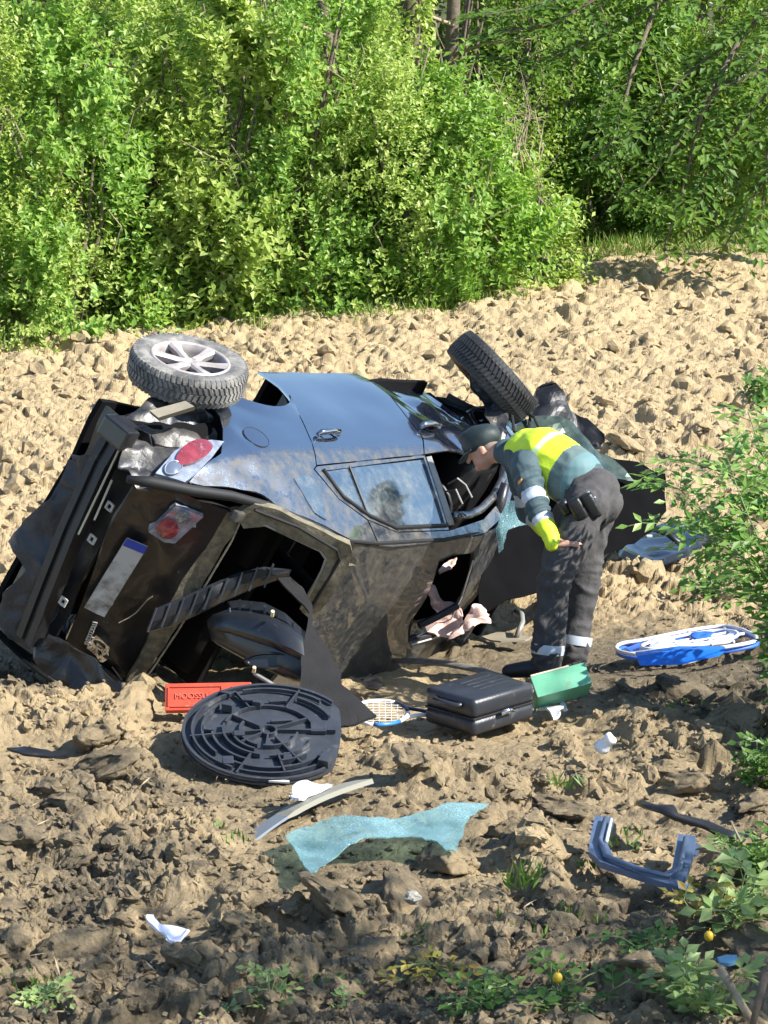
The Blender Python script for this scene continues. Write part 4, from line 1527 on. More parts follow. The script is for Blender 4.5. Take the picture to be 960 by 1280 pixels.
# --- moulded boot side trim
M['trimplastic'] = simple("dark_trim_plastic", (0.012, 0.014, 0.018), 0.28, col2=(0.018, 0.021, 0.026), dirt=0.04, dirtcol=(0.16, 0.15, 0.13))
trim = empty("boot_side_trim", gpt(330, 880))
tag(trim, "moulded dark plastic boot trim sticking out under the rear window", "trim")
st = [(258, 776, 800, 14.5), (266, 768, 806, 14.45), (284, 762, 816, 14.4), (310, 764, 830, 14.32), (338, 770, 842, 14.25), (362, 781, 852, 14.2), (378, 794, 855, 14.2), (388, 812, 848, 14.25)]
rings = []
for i, (u, a, b, d) in enumerate(st):
    r_ = []
    q = 0.5 if i in (0, 7) else 1
    for t, bul in ((0, 0.02), (0.06, 0.075), (0.16, 0.10), (0.42, 0.135), (0.48, 0.130), (0.56, 0.105), (0.80, 0.115), (0.94, 0.105), (1.0, 0.07)):
        r_.append(pix(u + 6 * t, a + (b - a) * t, d - bul * q))
    r_ += [pix(u + 6, b, d + 0.15), pix(u, a, d + 0.15)]
    rings.append(r_)
autosmooth(MB().loft(rings).build("shell", M['trimplastic'], trim, world=True), 40)
rings = []
for u, a, b, d in ((286, 752, 770, 14.45), (300, 750, 770, 14.42), (330, 753, 776, 14.36), (356, 766, 790, 14.3), (382, 790, 812, 14.28), (398, 806, 822, 14.3)):
    rings.append([pix(u, a, d), pix(u + 3, (a + b) / 2, d - 0.06), pix(u + 2, b, d - 0.05), pix(u, b, d + 0.06), pix(u - 2, a, d + 0.08)])
autosmooth(MB().loft(rings).build("flange", M['trimplastic'], trim, world=True), 30)
for u, v, d in ((300, 760, 14.36), (314, 763, 14.33), (331, 767, 14.3), (347, 775, 14.26), (366, 788, 14.22)):
    MB().box(pix(u, v, d), (0.012, 0.03, 0.085)).build("rib", M['trimplastic'], trim, world=True)
for u, v, d in ((340, 770, 14.15), (317, 840, 14.12)):
    MB().tube([pix(u, v, d), pix(u + 1, v - 6, d - 0.03)], 0.010, 7).build("clip", simple("cream_clip", (0.62, 0.52, 0.30), 0.5), trim, world=True)
MB().tube([pix(318, 842, 14.15), pix(335, 852, 14.1), pix(346, 859, 14.08)], 0.012, 6).build("rail", M['seal'], trim, world=True)
sw_ = [gpt(u, v, 0.0) for u, v in ((0, 0),)] if False else None
rcs = MB()
rcs.loft([[pix(338 + a_ * math.cos(k * math.pi / 8), 826 + b_ * math.sin(k * math.pi / 8), d_) for k in range(16)] for a_, b_, d_ in ((34, 11, 14.13), (31, 9, 14.11), (24, 6, 14.15))])
autosmooth(rcs.build("moulded_recess", M['trimplastic'], trim, world=True), 30)
for u, v, d in ((287, 782, 14.29), (326, 792, 14.2)):
    MB().tube([pix(u, v - 22, d + .05), pix(u + 2, v, d), pix(u + 2, v + 22, d + .04)], 0.005, 5).build("seam", M['ribplastic'], trim, world=True)
rec_px = [(304, 824), (312, 812), (330, 808), (352, 812), (370, 822), (372, 832), (350, 834), (322, 832)]
# --- ribbed strip in the opening
strip = empty("ribbed_strip", gpt(240, 900))
tag(strip, "ribbed black plastic strip slanting across the open rear window", "strip")
rings = []
pth = [(190, 775, 14.45), (222, 764, 14.5), (255, 749, 14.55), (290, 733, 14.6), (325, 721, 14.65), (362, 716, 14.7)]
wds = [0.07, 0.085, 0.085, 0.08, 0.06, 0.02]
for (u, v, d), w in zip(pth, wds):
    p = pix(u, v, d)
    e = camvec(0.35, 0.9, -0.2).normalized() * w
    n_ = camvec(-0.1, 0.2, -0.95).normalized() * 0.02
    rings.append([p - e, p - e * .3 + n_ * 1.6, p + e * .6 + n_ * 1.4, p + e, p + e - n_, p - e - n_])
MB().loft(rings).build("bar", M['trimplastic'], strip, world=True)
for i in range(9):
    t = i / 8 * 4.3
    k = int(t); f = t - k
    a, b = pth[k], pth[k + 1]
    u, v, d = (a[j] + (b[j] - a[j]) * f for j in range(3))
    e = camvec(0.35, 0.9, -0.2).normalized() * 0.07
    p = pix(u, v, d - 0.035)
    MB().tube([p - e, p + e], 0.006, 5).build("rib", M['ribplastic'], strip, world=True)

# --- orange-red flat case
M['redcase'] = simple("orange_red_plastic", (0.62, 0.085, 0.04), 0.42, col2=(0.50, 0.06, 0.028), dirt=0.10, dirtcol=(0.34, 0.22, 0.13), dscale=14)
p0 = pix(206, 888, 13.95); p1 = pix(314, 886, 13.95)
ex = (p1 - p0); L = ex.length; ex.normalize()
ez = camvec(0.0, 0.93, 0.36).normalized(); ez = (ez - ex * ez.dot(ex)).normalized()
ey = ez.cross(ex)
case = empty("warning_triangle_case", mat=Matrix(((ex.x, ey.x, ez.x, p0.x), (ex.y, ey.y, ez.y, p0.y), (ex.z, ey.z, ez.z, p0.z), (0, 0, 0, 1))))
tag(case, "flat orange red plastic case standing under the open tailgate", "case")
H_ = 35.5 / FOC * 13.95
MB().box((L / 2, 0.03, H_ / 2), (L, 0.055, H_), bev=0.006).build("shell", M['redcase'], case)
for z in (0.02, H_ - 0.02):
    MB().box((L * .36, 0.0, z), (L * .58, 0.008, 0.006)).build("rib", M['redcase'], case)
for x in (0.018, L * .66, L * .78, L * .84, L * .93):
    MB().box((x, 0.0, H_ / 2), (0.006, 0.008, H_ * .7)).build("rib", M['redcase'], case)
fc = bpy.data.curves.new("embossed_lettering", 'FONT')
fc.body = "MOOSSU n.l"; fc.size = 0.042; fc.extrude = 0.004
fo = bpy.data.objects.new("tmp_text", fc); COL.objects.link(fo)
dg = bpy.context.evaluated_depsgraph_get()
fm = bpy.data.meshes.new_from_object(fo.evaluated_get(dg)); bpy.data.objects.remove(fo)
for v in fm.vertices:
    v.co = Vector((0.05 + v.co.x, -v.co.z + 0.001, H_ * 0.42 + v.co.y))
fm.materials.clear(); fm.materials.append(simple("pale_red_relief", (0.70, 0.14, 0.09), 0.4))
lo = bpy.data.objects.new("embossed_lettering", fm); COL.objects.link(lo); lo.parent = case

# --- tennis racket
rk = empty("tennis_racket", gpt(480, 892))
tag(rk, "white and blue tennis racket lying between felt panel and suitcase", "racket")
cen = (474, 891)
hd = [gpt(cen[0] + 36 * math.cos(a), cen[1] + 15 * math.sin(a), 0.07) for a in [2 * math.pi * k / 32 for k in range(33)]]
M['white'] = simple("white_plastic", (0.72, 0.72, 0.72), 0.5, dirt=0.06)
M['rblue'] = simple("racket_blue", (0.03, 0.17, 0.45), 0.35)
M['navy'] = simple("navy_lacquer", (0.012, 0.022, 0.07), 0.35)
for i0, i1, m_ in ((0, 4, 'white'), (4, 9, 'rblue'), (9, 15, 'white'), (15, 27, 'white'), (27, 32, 'navy')):
    MB().tube(hd[i0:i1 + 1], 0.011, 7).build("head_frame", M[m_], rk, True, True)
for k in range(9):
    f = -0.85 + 1.7 * k / 8
    c_ = math.sqrt(max(0, 1 - f * f))
    MB().tube([gpt(cen[0] + 36 * f, cen[1] - 15 * c_, 0.07), gpt(cen[0] + 36 * f, cen[1] + 15 * c_, 0.07)], 0.0013, 4).build("string", M['white'], rk, False, True)
    MB().tube([gpt(cen[0] - 36 * c_, cen[1] + 15 * f, 0.07), gpt(cen[0] + 36 * c_, cen[1] + 15 * f, 0.07)], 0.0013, 4).build("string", M['white'], rk, False, True)
MB().tube([gpt(502, 884, 0.07), gpt(520, 887, 0.07), gpt(548, 892, 0.06)], 0.010, 6).build("shaft", M['navy'], rk, True, True)
MB().tube([gpt(503, 898, 0.07), gpt(522, 894, 0.07), gpt(548, 893, 0.06)], 0.011, 6).build("shaft", M['white'], rk, True, True)
MB().tube([gpt(548, 892, 0.06), gpt(600, 890, 0.04)], 0.016, 8).build("grip", M['blackplastic'], rk, True, True)

# --- suitcase
M['case'] = simple("black_shell_plastic", (0.020, 0.022, 0.027), 0.33, col2=(0.028, 0.030, 0.036), bump=0.15, bscale=120, dirt=0.12, dirtcol=(0.12, 0.105, 0.085), dscale=11)
B0 = gpt(592, 926); B1 = gpt(538, 909); B2 = gpt(668, 907)
zt = 0.165
ex = (B2 - B0); ex.z *= 0.4; Lx = ex.length; ex.normalize()
ey = (B1 - B0); ey.z *= 0.4; ey = ey - ex * ey.dot(ex); Ly = ey.length; ey.normalize()
ez = ex.cross(ey).normalized()
suit = empty("suitcase", mat=Matrix(((ex.x, ey.x, ez.x, B0.x), (ex.y, ey.y, ez.y, B0.y), (ex.z, ey.z, ez.z, B0.z + 0.02), (0, 0, 0, 1))))
tag(suit, "black hard-shell cabin suitcase lying flat beside a green box", "suitcase")
for z0, z1 in ((0.0, 0.085), (0.091, 0.192)):
    MB().box((Lx / 2, Ly / 2, (z0 + z1) / 2), (Lx, Ly, z1 - z0), bev=0.028).build("shell", M['case'], suit, True)
MB().box((Lx / 2, Ly / 2, 0.088), (Lx - 0.004, Ly - 0.004, 0.012), bev=0.003).build("zip", M['rubber'], suit)
for k in range(4):
    MB().box((Lx * .62, Ly * (0.36 + 0.13 * k), 0.192), (Lx * .5, 0.009, 0.006), bev=0.004).build("ridge", M['case'], suit, True)
MB().tube([(0.02, Ly * .22, 0.15), (-0.025, Ly * .28, 0.15), (-0.03, Ly * .5, 0.15), (-0.025, Ly * .72, 0.15), (0.02, Ly * .78, 0.15)], 0.015, 8).build("handle", M['case'], suit, True)
MB().tube([(Lx * .4, -0.02, 0.09), (Lx * .5, -0.03, 0.10), (Lx * .6, -0.02, 0.09)], 0.012, 7).build("handle", M['chrome'], suit, True)
for y in (0.06, Ly - 0.06):
    for z in (0.03, 0.13):
        MB().tube([(Lx + 0.03, y - 0.012, z), (Lx + 0.03, y + 0.012, z)], 0.026, 12).build("wheel", M['blackplastic'], suit, True)
        MB().tube([(Lx + 0.03, y - 0.016, z), (Lx + 0.03, y + 0.016, z)], 0.011, 10).build("wheel_cap", M['seal'], suit, True)

# --- green box
M['green'] = simple("green_card", (0.08, 0.30, 0.17), 0.4, col2=(0.15, 0.40, 0.26), scale=5, dirt=0.06)
M['cream'] = simple("cream_edge", (0.60, 0.50, 0.35), 0.7)
g0 = pix(672, 872, 14.25); g1 = pix(736, 855, 14.3); g2 = pix(653, 847, 14.3)
ex = g1 - g0; Lg = ex.length * 1.06; ex.normalize()
ez = camvec(-0.30, 0.86, 0.40); ez = (ez - ex * ez.dot(ex)).normalized(); Hg = 0.122
ey = ez.cross(ex)
gb = empty("green_box", mat=Matrix(((ex.x, ey.x, ez.x, g0.x), (ex.y, ey.y, ez.y, g0.y), (ex.z, ey.z, ez.z, g0.z), (0, 0, 0, 1))))
tag(gb, "green box with cream edges lying at the officer's feet", "box")
MB().box((Lg / 2, 0, Hg / 2), (Lg, 0.008, Hg)).build("side_panel", M['green'], gb)
MB().box((Lg / 2, 0.16, Hg / 2), (Lg, 0.008, Hg)).build("side_panel", M['green'], gb)
MB().box((Lg / 2, 0.08, 0.004), (Lg - .01, 0.15, 0.008)).build("base", M['green'], gb)
MB().box((0.004, 0.08, Hg / 2), (0.008, 0.15, Hg - 0.004)).build("end_panel", M['green'], gb)
MB().box((Lg - 0.004, 0.08, Hg / 2), (0.008, 0.15, Hg - 0.004)).build("end_panel", M['green'], gb)
MB().box((Lg * .36, 0.0, Hg + 0.003), (Lg * .7, 0.014, 0.008)).build("edge", M['cream'], gb)
MB().box((-0.002, 0.0, Hg / 2), (0.006, 0.012, Hg)).build("edge", M['rubber'], gb)
for x in (0.72, 0.84, 0.95):
    MB().box((Lg * x, 0.01, Hg + 0.008), (0.03, 0.02, 0.014)).build("latch", M['rubber'], gb)


# --- pale litter
def blob(name, px, h, mat, seed, label, cat, sc=12.0, amp=0.03, thick=0.012, grid=0.012):
    o = gsheet(name, px, h, mat, None, grid, thick, None, amp, sc, seed)
    return tag(o, label, cat)


blob("plastic_bracket", [(671, 882), (680, 879), (690, 884), (698, 880), (703, 875), (707, 879), (700, 890), (692, 894), (686, 890)], 0.05, M['white'], 1, "broken white plastic bracket beside the suitcase wheels", "bracket")
blob("tissue", [(700, 864), (716, 856), (724, 853), (730, 858), (718, 866), (706, 868)], 0.05, simple("pale_blue_tissue", (0.66, 0.72, 0.80), 0.8), 2, "pale blue tissue under the green box's lower edge", "tissue")
cupm = MB()
cb = pix(752, 935, 13.28); ct = pix(765, 921, 13.22)
ax_ = (ct - cb).normalized()
rr2 = [0.026, 0.024, 0.021, 0.020, 0.030]
path = [cb, cb.lerp(ct, .3), cb.lerp(ct, .6), cb.lerp(ct, .8), ct]
cupm.tube(path, [0.040, 0.034, 0.022, 0.030, 0.022], 12)
cup = cupm.build("crumpled_cup", M['white'], None, True)
for v in cup.data.vertices: v.co += crumple(v.co, 0.015, 25.0, 2.0)
tag(cup, "small crumpled white cup alone on the soil right of the suitcase", "cup")
blob("curved_plastic", [(366, 1000), (370, 984), (382, 979), (400, 981), (416, 985), (400, 988), (386, 992), (376, 1001)], 0.08, simple("pale_lilac_plastic", (0.66, 0.68, 0.76), 0.4), 4, "curved white plastic shard below the round ribbed cover", "shard")
blob("paper_scrap", [(184, 1143), (190, 1141), (208, 1155), (236, 1165), (232, 1174), (222, 1176), (204, 1167), (192, 1157)], 0.11, simple("white_lilac_paper", (0.74, 0.75, 0.84), 0.6), 5, "folded white paper scrap on dark clods at lower left", "paper", amp=0.03)
blob("glass_sliver", [(359, 1175), (370, 1171), (387, 1169), (386, 1173), (368, 1178)], 0.08, simple("pale_grey_sliver", (0.52, 0.55, 0.58), 0.25), 6, "thin pale grey sliver on the soil below the shattered glass", "shard", amp=0.008)
blob("trim_offcut", [(736, 910), (750, 905), (764, 906), (760, 909), (748, 911)], 0.06, M['seal'], 7, "thin grey trim offcut right of the small white cup", "trim", amp=0.008) if False else None
blob("plastic_fragment", [(897, 1196), (908, 1192), (922, 1194), (921, 1202), (912, 1205), (901, 1204)], 0.10, simple("teal_blue_plastic", (0.13, 0.30, 0.42), 0.4), 8, "teal blue plastic fragment among leaves at lower right", "shard", amp=0.01)
blob("black_sliver", [(8, 934), (30, 933), (60, 938), (82, 944), (60, 946), (28, 942)], 0.10, M['blackplastic'], 9, "thin black plastic sliver on pale soil at left edge", "shard", amp=0.01)
blob("black_shard", [(453, 848), (462, 843), (474, 850), (480, 856), (474, 860), (460, 858), (454, 855)], 0.06, M['blackplastic'], 10, "small black plastic shard under the car's muddy roof", "shard", amp=0.02)
# --- grey door moulding on the ground
mo = MB()
mp = [gpt(492, 826, .05), gpt(525, 826, .06), gpt(562, 830, .06), gpt(600, 838, .06), (gpt(632, 848, .05))]
mo.tube(mp, [0.035, 0.04, 0.04, 0.035, 0.03], 8, flat=0.35)
o = mo.build("door_moulding", simple("dusty_grey_strip", (0.13, 0.125, 0.115), 0.5, col2=(0.22, 0.2, 0.17), scale=20), None, True)
tag(o, "long dusty grey moulding strip between car roof and officer", "moulding")
hk = MB()
hk.tube([gpt(643, 803, .02), gpt(648, 790, .10), gpt(653, 778, .13), gpt(652, 768, .16), gpt(646, 763, .16), gpt(641, 767, .15)], [0.016, 0.018, 0.018, 0.018, 0.016, 0.014], 8)
o = hk.build("seat_belt_buckle", simple("grey_metal", (0.30, 0.29, 0.27), 0.45, 0.4), None, True)
tag(o, "hooked grey metal bracket on the soil left of the officer's legs", "bracket")
o = gsheet("flat_trim", [(604, 796), (622, 790), (645, 792), (668, 795), (655, 802), (625, 803)], 0.06, simple("tan_grey_trim", (0.24, 0.21, 0.15), 0.7), None, 0.03, 0.01, None, 0.015, 6, 3)
tag(o, "flat tan trim piece beside the officer's near boot", "trim")

# --- bluish folded lounger
M['tubewhite'] = simple("white_enamel_tube", (0.68, 0.70, 0.76), 0.3, col2=(0.55, 0.58, 0.66))
M['blue'] = simple("bright_blue_cloth", (0.02, 0.10, 0.55), 0.5, col2=(0.04, 0.17, 0.65), scale=9)
lg = empty("folded_lounger", gpt(860, 815))
tag(lg, "folded blue and white lounger lying on the soil right of the officer", "lounger")


def loop_tube(px, h, r, mat, nm, n=7):
    pts = [gpt(u, v, hh) for (u, v), hh in zip(px, h)]
    pts = pts + pts[:2]
    sm = []
    for i in range(len(pts) - 2):
        a, b, c_ = pts[i], pts[i + 1], pts[i + 2]
        for k in range(4):
            t = k / 4
            sm.append((a.lerp(b, .5)).lerp(b, t).lerp(b.lerp(b.lerp(c_, .5), t), t))
    sm.append(sm[0])
    MB().tube(sm, r, n).build(nm, mat, lg, True, True)


oA = [(768, 812), (774, 804), (800, 801), (832, 794), (872, 786), (906, 782), (926, 786), (946, 795), (946, 802), (915, 808), (870, 814), (825, 819), (785, 818)]
loop_tube(oA, [.10] * 13, 0.012, M['tubewhite'], "frame_tube")
loop_tube([(u + 2, v + 5) for u, v in oA], [.07] * 13, 0.012, M['blue'], "frame_tube")
oB = [(800, 806), (830, 799), (872, 791), (905, 787), (925, 791), (918, 798), (880, 804), (835, 810), (805, 812)]
loop_tube(oB, [.11] * 9, 0.011, M['tubewhite'], "frame_tube")
gsheet("cloth", oB, 0.085, M['blue'], lg, 0.04, 0.012, lambda x, y: 0.012 * math.sin(x * 40) * math.cos(y * 17))
gsheet("cloth", [(782, 810), (800, 803), (815, 805), (812, 814), (790, 815)], 0.085, M['blue'], lg, 0.03, 0.01)
for (cu, cv, ra, rb) in ((826, 803, 16, 6.5), (876, 796, 14, 4)):
    e = [(cu + ra * math.cos(a), cv + rb * math.sin(a)) for a in [2 * math.pi * k / 14 for k in range(14)]]
    C_ = gpt(cu, cv, 0.1)
    gsheet("folded_cloth", e, 0.10, M['white'] if cu < 840 else M['blue'], lg, 0.02, 0.01, lambda x, y, C_=C_: 0.035 - 0.035 * min(1, ((x - C_.x) / 0.07) ** 2 * .6 + ((y - C_.y) / 0.09) ** 2 * .6), 0.012, 20, cu)
for a, b in (((800, 812), (930, 792)), ((790, 816), (915, 802)), ((840, 797), (850, 812)), ((880, 789), (890, 806)), ((905, 785), (917, 803)), ((812, 808), (920, 789)), ((860, 790), (870, 808))):
    MB().tube([gpt(*a, .10), gpt(*b, .10)], 0.009, 6).build("cross_tube", M['tubewhite'], lg, True, True)
bs = [gpt(u, v, .0) for u, v in ((797, 822), (908, 812))]
q = [pix(796, 820, 14.75), pix(800, 832, 14.72), pix(850, 831, 14.68), pix(900, 820, 14.68), pix(908, 812, 14.7), pix(850, 812, 14.75)]
tb_ = MB().prism(q, camvec(0.0, 0.015, 0.09))
o = tb_.build("blue_tray", simple("blue_plastic", (0.012, 0.13, 0.60), 0.35, col2=(0.02, 0.17, 0.68), scale=3))
autosmooth(o, 30)
tag(o, "shallow bright blue plastic tray under the folded lounger's front edge", "tray")

# --- shattered windscreen sheet
gpx = [(360, 1041), (378, 1030), (402, 1022), (430, 1021), (466, 1027), (500, 1023), (530, 1014), (560, 1004), (612, 1000), (600, 1010), (586, 1026), (577, 1046), (571, 1064), (556, 1060), (543, 1050), (520, 1047), (485, 1050), (452, 1053), (426, 1062), (406, 1076), (388, 1087), (376, 1068)]


def gl_bow(x, y):
    return 0.015 * math.sin(x * 7 + 1.0) + 0.01 * math.sin(x * 13 + y * 3)


_rg = random.Random(8)
_g2 = []
for i in range(len(gpx)):
    a_, b_ = gpx[i], gpx[(i + 1) % len(gpx)]
    for q_ in range(4):
        t_ = q_ / 4
        _g2.append((a_[0] + (b_[0] - a_[0]) * t_ + _rg.uniform(-1.6, 1.6), a_[1] + (b_[1] - a_[1]) * t_ + _rg.uniform(-1.2, 1.2)))
gpx = _g2
gl = gsheet("shattered_windscreen", gpx, 0.10, M['shatter'], None, 0.025, 0.006, gl_bow, 0.015, 6.0, 2.0)
tag(gl, "sheet of shattered blue green windscreen glass draped over clods", "glass")
# --- tilted oval panel
pl_ = MB()
ra = []
A0 = pix(296, 1068, 12.35); A1 = pix(466, 975, 12.75)
ux = (A1 - A0).normalized()
va = camvec(0.25, 0.28, 0.95); va = (va - ux * va.dot(ux)).normalized()
nn_ = ux.cross(va)
if nn_.z < 0: nn_ = -nn_
LL = (A1 - A0).length
rings = []
for k in range(19):
    t = k / 18
    w = 0.11 * math.sqrt(max(0.0, 1 - (2 * t - 1) ** 4)) + 0.004
    p = A0 + ux * LL * t + nn_ * (0.045 * math.sin(math.pi * t) - 0.005)
    th = 0.012 if t > 0.4 else 0.006
    rings.append([p - va * 0.0 + nn_ * th, p + va * w + nn_ * th, p + va * w - nn_ * th, p - nn_ * th])
mi = [0 if k > 6 else 1 for k in range(18) for _ in range(4)] + [1, 0]
pl_.loft(rings)
o = mesh_obj("oval_panel", pl_.v, pl_.f, None, None, False, False, [simple("grey_beige_board", (0.26, 0.25, 0.20), 0.6), simple("grey_glass_edge", (0.22, 0.25, 0.28), 0.2)], mi)
tag(o, "grey oval panel standing on edge between ribbed cover and glass sheet", "panel")

# --- slate-blue window frame
M['slate'] = simple("slate_blue_plastic", (0.055, 0.085, 0.15), 0.36, col2=(0.085, 0.12, 0.19), scale=10, dirt=0.08, dirtcol=(0.2, 0.19, 0.17), bump=0.15)
ufp = [(744, 1019), (767, 1022), (762, 1040), (759, 1053), (766, 1070), (800, 1083), (829, 1091), (840, 1085), (844, 1062), (848, 1042), (870, 1045), (866, 1070), (859, 1092), (851, 1105), (846, 1108), (817, 1099), (775, 1085), (750, 1077), (736, 1063), (738, 1045)]
uf = empty("window_surround", gpt(800, 1070))
tag(uf, "slate blue three-sided plastic window surround lying at lower right", "frame")
gsheet("frame", ufp, 0.13, M['slate'], uf, 0.02, 0.03, lambda x, y: 0.0)
MB().tube([gpt(757, 1023, .145), gpt(750, 1050, .145), gpt(757, 1070, .145), (gpt(800, 1087, .145)), gpt(836, 1095, .145), gpt(850, 1085, .145), gpt(857, 1048, .145)], 0.012, 6).build("lip", M['slate'], uf, True, True)
MB().tube([gpt(764, 1024, .15), gpt(758, 1052, .15)], 0.008, 6).build("lip", M['tubewhite'], uf, True, True)
gsheet("white_glint", [(847, 1103), (858, 1104), (872, 1111), (860, 1112), (848, 1109)], 0.14, M['tubewhite'], uf, 0.02, 0.006)  # glint at the frame's corner, put in as a white sheet
bs_ = MB()
bp_ = [gpt(798, 1000, .10), gpt(815, 1006, .14), gpt(835, 1012, .17), gpt(848, 1020, .15), (gpt(880, 1032, .12)), gpt(905, 1040, .10), gpt(926, 1046, .09)]
bs_.tube(bp_, [0.025, 0.035, 0.05, 0.035, 0.03, 0.045, 0.03], 8, flat=0.5)
o = bs_.build("black_wiper_arm", M['blackplastic'], None, True)
for v in o.data.vertices: v.co += crumple(v.co, 0.03, 12, 3)
tag(o, "twisted black plastic strip behind the slate blue window surround", "strip")

# --- dark bumper fragment by the elder bush
bfr = empty("bumper_fragment", gpt(815, 680))
tag(bfr, "glossy dark blue bumper fragment on the soil behind the officer", "bumper")
def bfbow(x, y):
    return 0.05 * math.sin(x * 6)
gsheet("shell", [(768, 676), (788, 660), (806, 652), (840, 650), (880, 656), (885, 672), (860, 684), (820, 690), (780, 688)], 0.16, simple("dark_blue_black_paint", (0.010, 0.018, 0.035), 0.22, col2=(0.02, 0.03, 0.05), coat=0.6, dirt=0.06), bfr, 0.05, 0.05, bfbow, 0.03, 5, 3)
MB().tube([gpt(800, 655, .24), gpt(835, 668, .24), gpt(850, 680, .2)], 0.02, 6).build("rib", M['blackplastic'], bfr, True, True)
for u, v in ((800, 661), (806, 668), (812, 670)):
    MB().box(gpt(u, v, .24), (0.035, 0.02, 0.012)).build("chip", M['tubewhite'], bfr, False, True)
MB().tube([gpt(752, 705, .05), gpt(765, 690, .12), gpt(785, 672, .22)], 0.012, 6).build("stay", M['blackplastic'], bfr, True, True)
# --- grey stone
so = bpy.data.objects.new("stone", clod_mesh(77, 3)); COL.objects.link(so)
so.data.materials.clear(); so.data.materials.append(simple("grey_stone", (0.26, 0.25, 0.21), 0.8, col2=(0.20, 0.19, 0.16), bump=0.2))
so.location = gpt(515, 1122, 0.10); so.scale = (0.11, 0.1, 0.12)
tag(so, "squarish pale grey stone in a hollow below the glass sheet", "stone")


# ------------------------------------------------------------------ the officer, leaning in at the front window
def ball(mb, c, r, n=10, sx=None):
    """ellipsoid; r a number or (rx, ry, rz) with axes sx (3x3)"""
    rr = (r, r, r) if not isinstance(r, (tuple, list)) else r
    R = sx if sx is not None else Matrix.Identity(3)
    rings = []
    for i in range(1, n):
        a = math.pi * i / n
        rings.append([Vector(c) + R @ Vector((rr[0] * math.sin(a) * math.cos(2 * math.pi * k / (2 * n)), rr[1] * math.sin(a) * math.sin(2 * math.pi * k / (2 * n)), rr[2] * math.cos(a))) for k in range(2 * n)])
    mb.loft(rings)


def chain(mb, pts, rs):
    for i in range(len(pts) - 1):
        mb.tube([pts[i], pts[i + 1]], [rs[i], rs[i + 1]], 14)
    for p, r in zip(pts, rs):
        ball(mb, p, r)


def skin_up(name, mb, mat, parent, voxel, smooth=6, disp=None, mats=None, pick=None):
    """fuse overlapping closed pieces into one continuous surface"""
    tmp = mb.build("fusing", mat)
    md = tmp.modifiers.new("r", 'REMESH'); md.mode = 'VOXEL'; md.voxel_size = voxel; md.use_smooth_shade = True
    ms = tmp.modifiers.new("s", 'SMOOTH'); ms.factor = 0.5; ms.iterations = smooth
    dg = bpy.context.evaluated_depsgraph_get()
    me = bpy.data.meshes.new_from_object(tmp.evaluated_get(dg))
    bpy.data.objects.remove(tmp)
    me.name = name
    if disp:
        me.update()
        nv = len(me.vertices)
        co = [v.co.copy() for v in me.vertices]; no = [v.normal.copy() for v in me.vertices]
        for i, v in enumerate(me.vertices):
            v.co = co[i] + no[i] * disp(co[i])
    me.materials.clear()
    if mats:
        for m_ in mats: me.materials.append(m_)
        for p in me.polygons:
            p.material_index = pick(p.center)
    else:
        me.materials.append(mat)
    me.polygons.foreach_set("use_smooth", [True] * len(me.polygons))
    o = bpy.data.objects.new(name, me)
    COL.objects.link(o)
    if parent is not None:
        inv = wmat(parent).inverted()
        me.transform(inv)
        o.parent = parent
    return o


J = dict(nank=pix(683, 828, 15.10), nknee=pix(694, 716, 15.06), nhip=pix(733, 632, 15.16),
         fank=pix(717, 816, 15.42), fknee=pix(733, 712, 15.42), fhip=pix(745, 624, 15.44),
         pel=pix(739, 618, 15.30), waist=pix(718, 600, 15.36), chest=pix(680, 575, 15.50), upch=pix(658, 569, 15.58),
         neck=pix(634, 566, 15.66), head=pix(604, 561, 15.74),
         nsh=pix(655, 582, 15.36), nelb=pix(673, 640, 15.16), nwri=pix(691, 679, 15.02), nhand=pix(703, 684, 14.97),
         fsh=pix(648, 576, 15.78), felb=pix(660, 640, 15.86), fwri=pix(690, 668, 15.70))
gzn = zb(J['nank'].x, J['nank'].y)

M['skin'] = simple("skin", (0.50, 0.28, 0.19), 0.5, col2=(0.43, 0.22, 0.15), scale=30)
M['trouser'] = simple("dark_grey_trousers", (0.042, 0.040, 0.041), 0.85, col2=(0.062, 0.058, 0.057), scale=20, bump=0.35, bscale=35)
M['jacket'] = simple("dark_green_jacket", (0.035, 0.065, 0.075), 0.75, col2=(0.05, 0.085, 0.095), scale=12, bump=0.3, bscale=30)
M['hivis'] = simple("fluorescent_yellow", (0.62, 0.80, 0.03), 0.6, col2=(0.56, 0.74, 0.03), bump=0.25, bscale=25)
M['vestgreen'] = simple("grey_green_vest", (0.085, 0.135, 0.13), 0.7, col2=(0.11, 0.16, 0.15), bump=0.25, bscale=25)
M['reflect'] = simple("silver_reflective_tape", (0.50, 0.55, 0.60), 0.35, 0.2)
M['capgreen'] = simple("dark_green_cap", (0.010, 0.020, 0.020), 0.6, col2=(0.016, 0.028, 0.028))
M['leather'] = simple("black_leather", (0.010, 0.010, 0.011), 0.4, bump=0.2, bscale=50)

# body: one continuous figure
bd = MB()
chain(bd, [J['pel'], J['waist'], J['chest'], J['upch'], J['neck']], [0.125, 0.115, 0.13, 0.10, 0.058])
chain(bd, [J['nsh'], J['fsh']], [0.06, 0.06])
for s in 'nf':
    chain(bd, [J['pel'], J[s + 'hip'], J[s + 'knee'], J[s + 'ank']], [0.11, 0.085, 0.06, 0.045])
chain(bd, [J['nsh'], J['nelb'], J['nwri']], [0.052, 0.042, 0.029])
chain(bd, [J['fsh'], J['felb'], J['fwri']], [0.052, 0.042, 0.029])
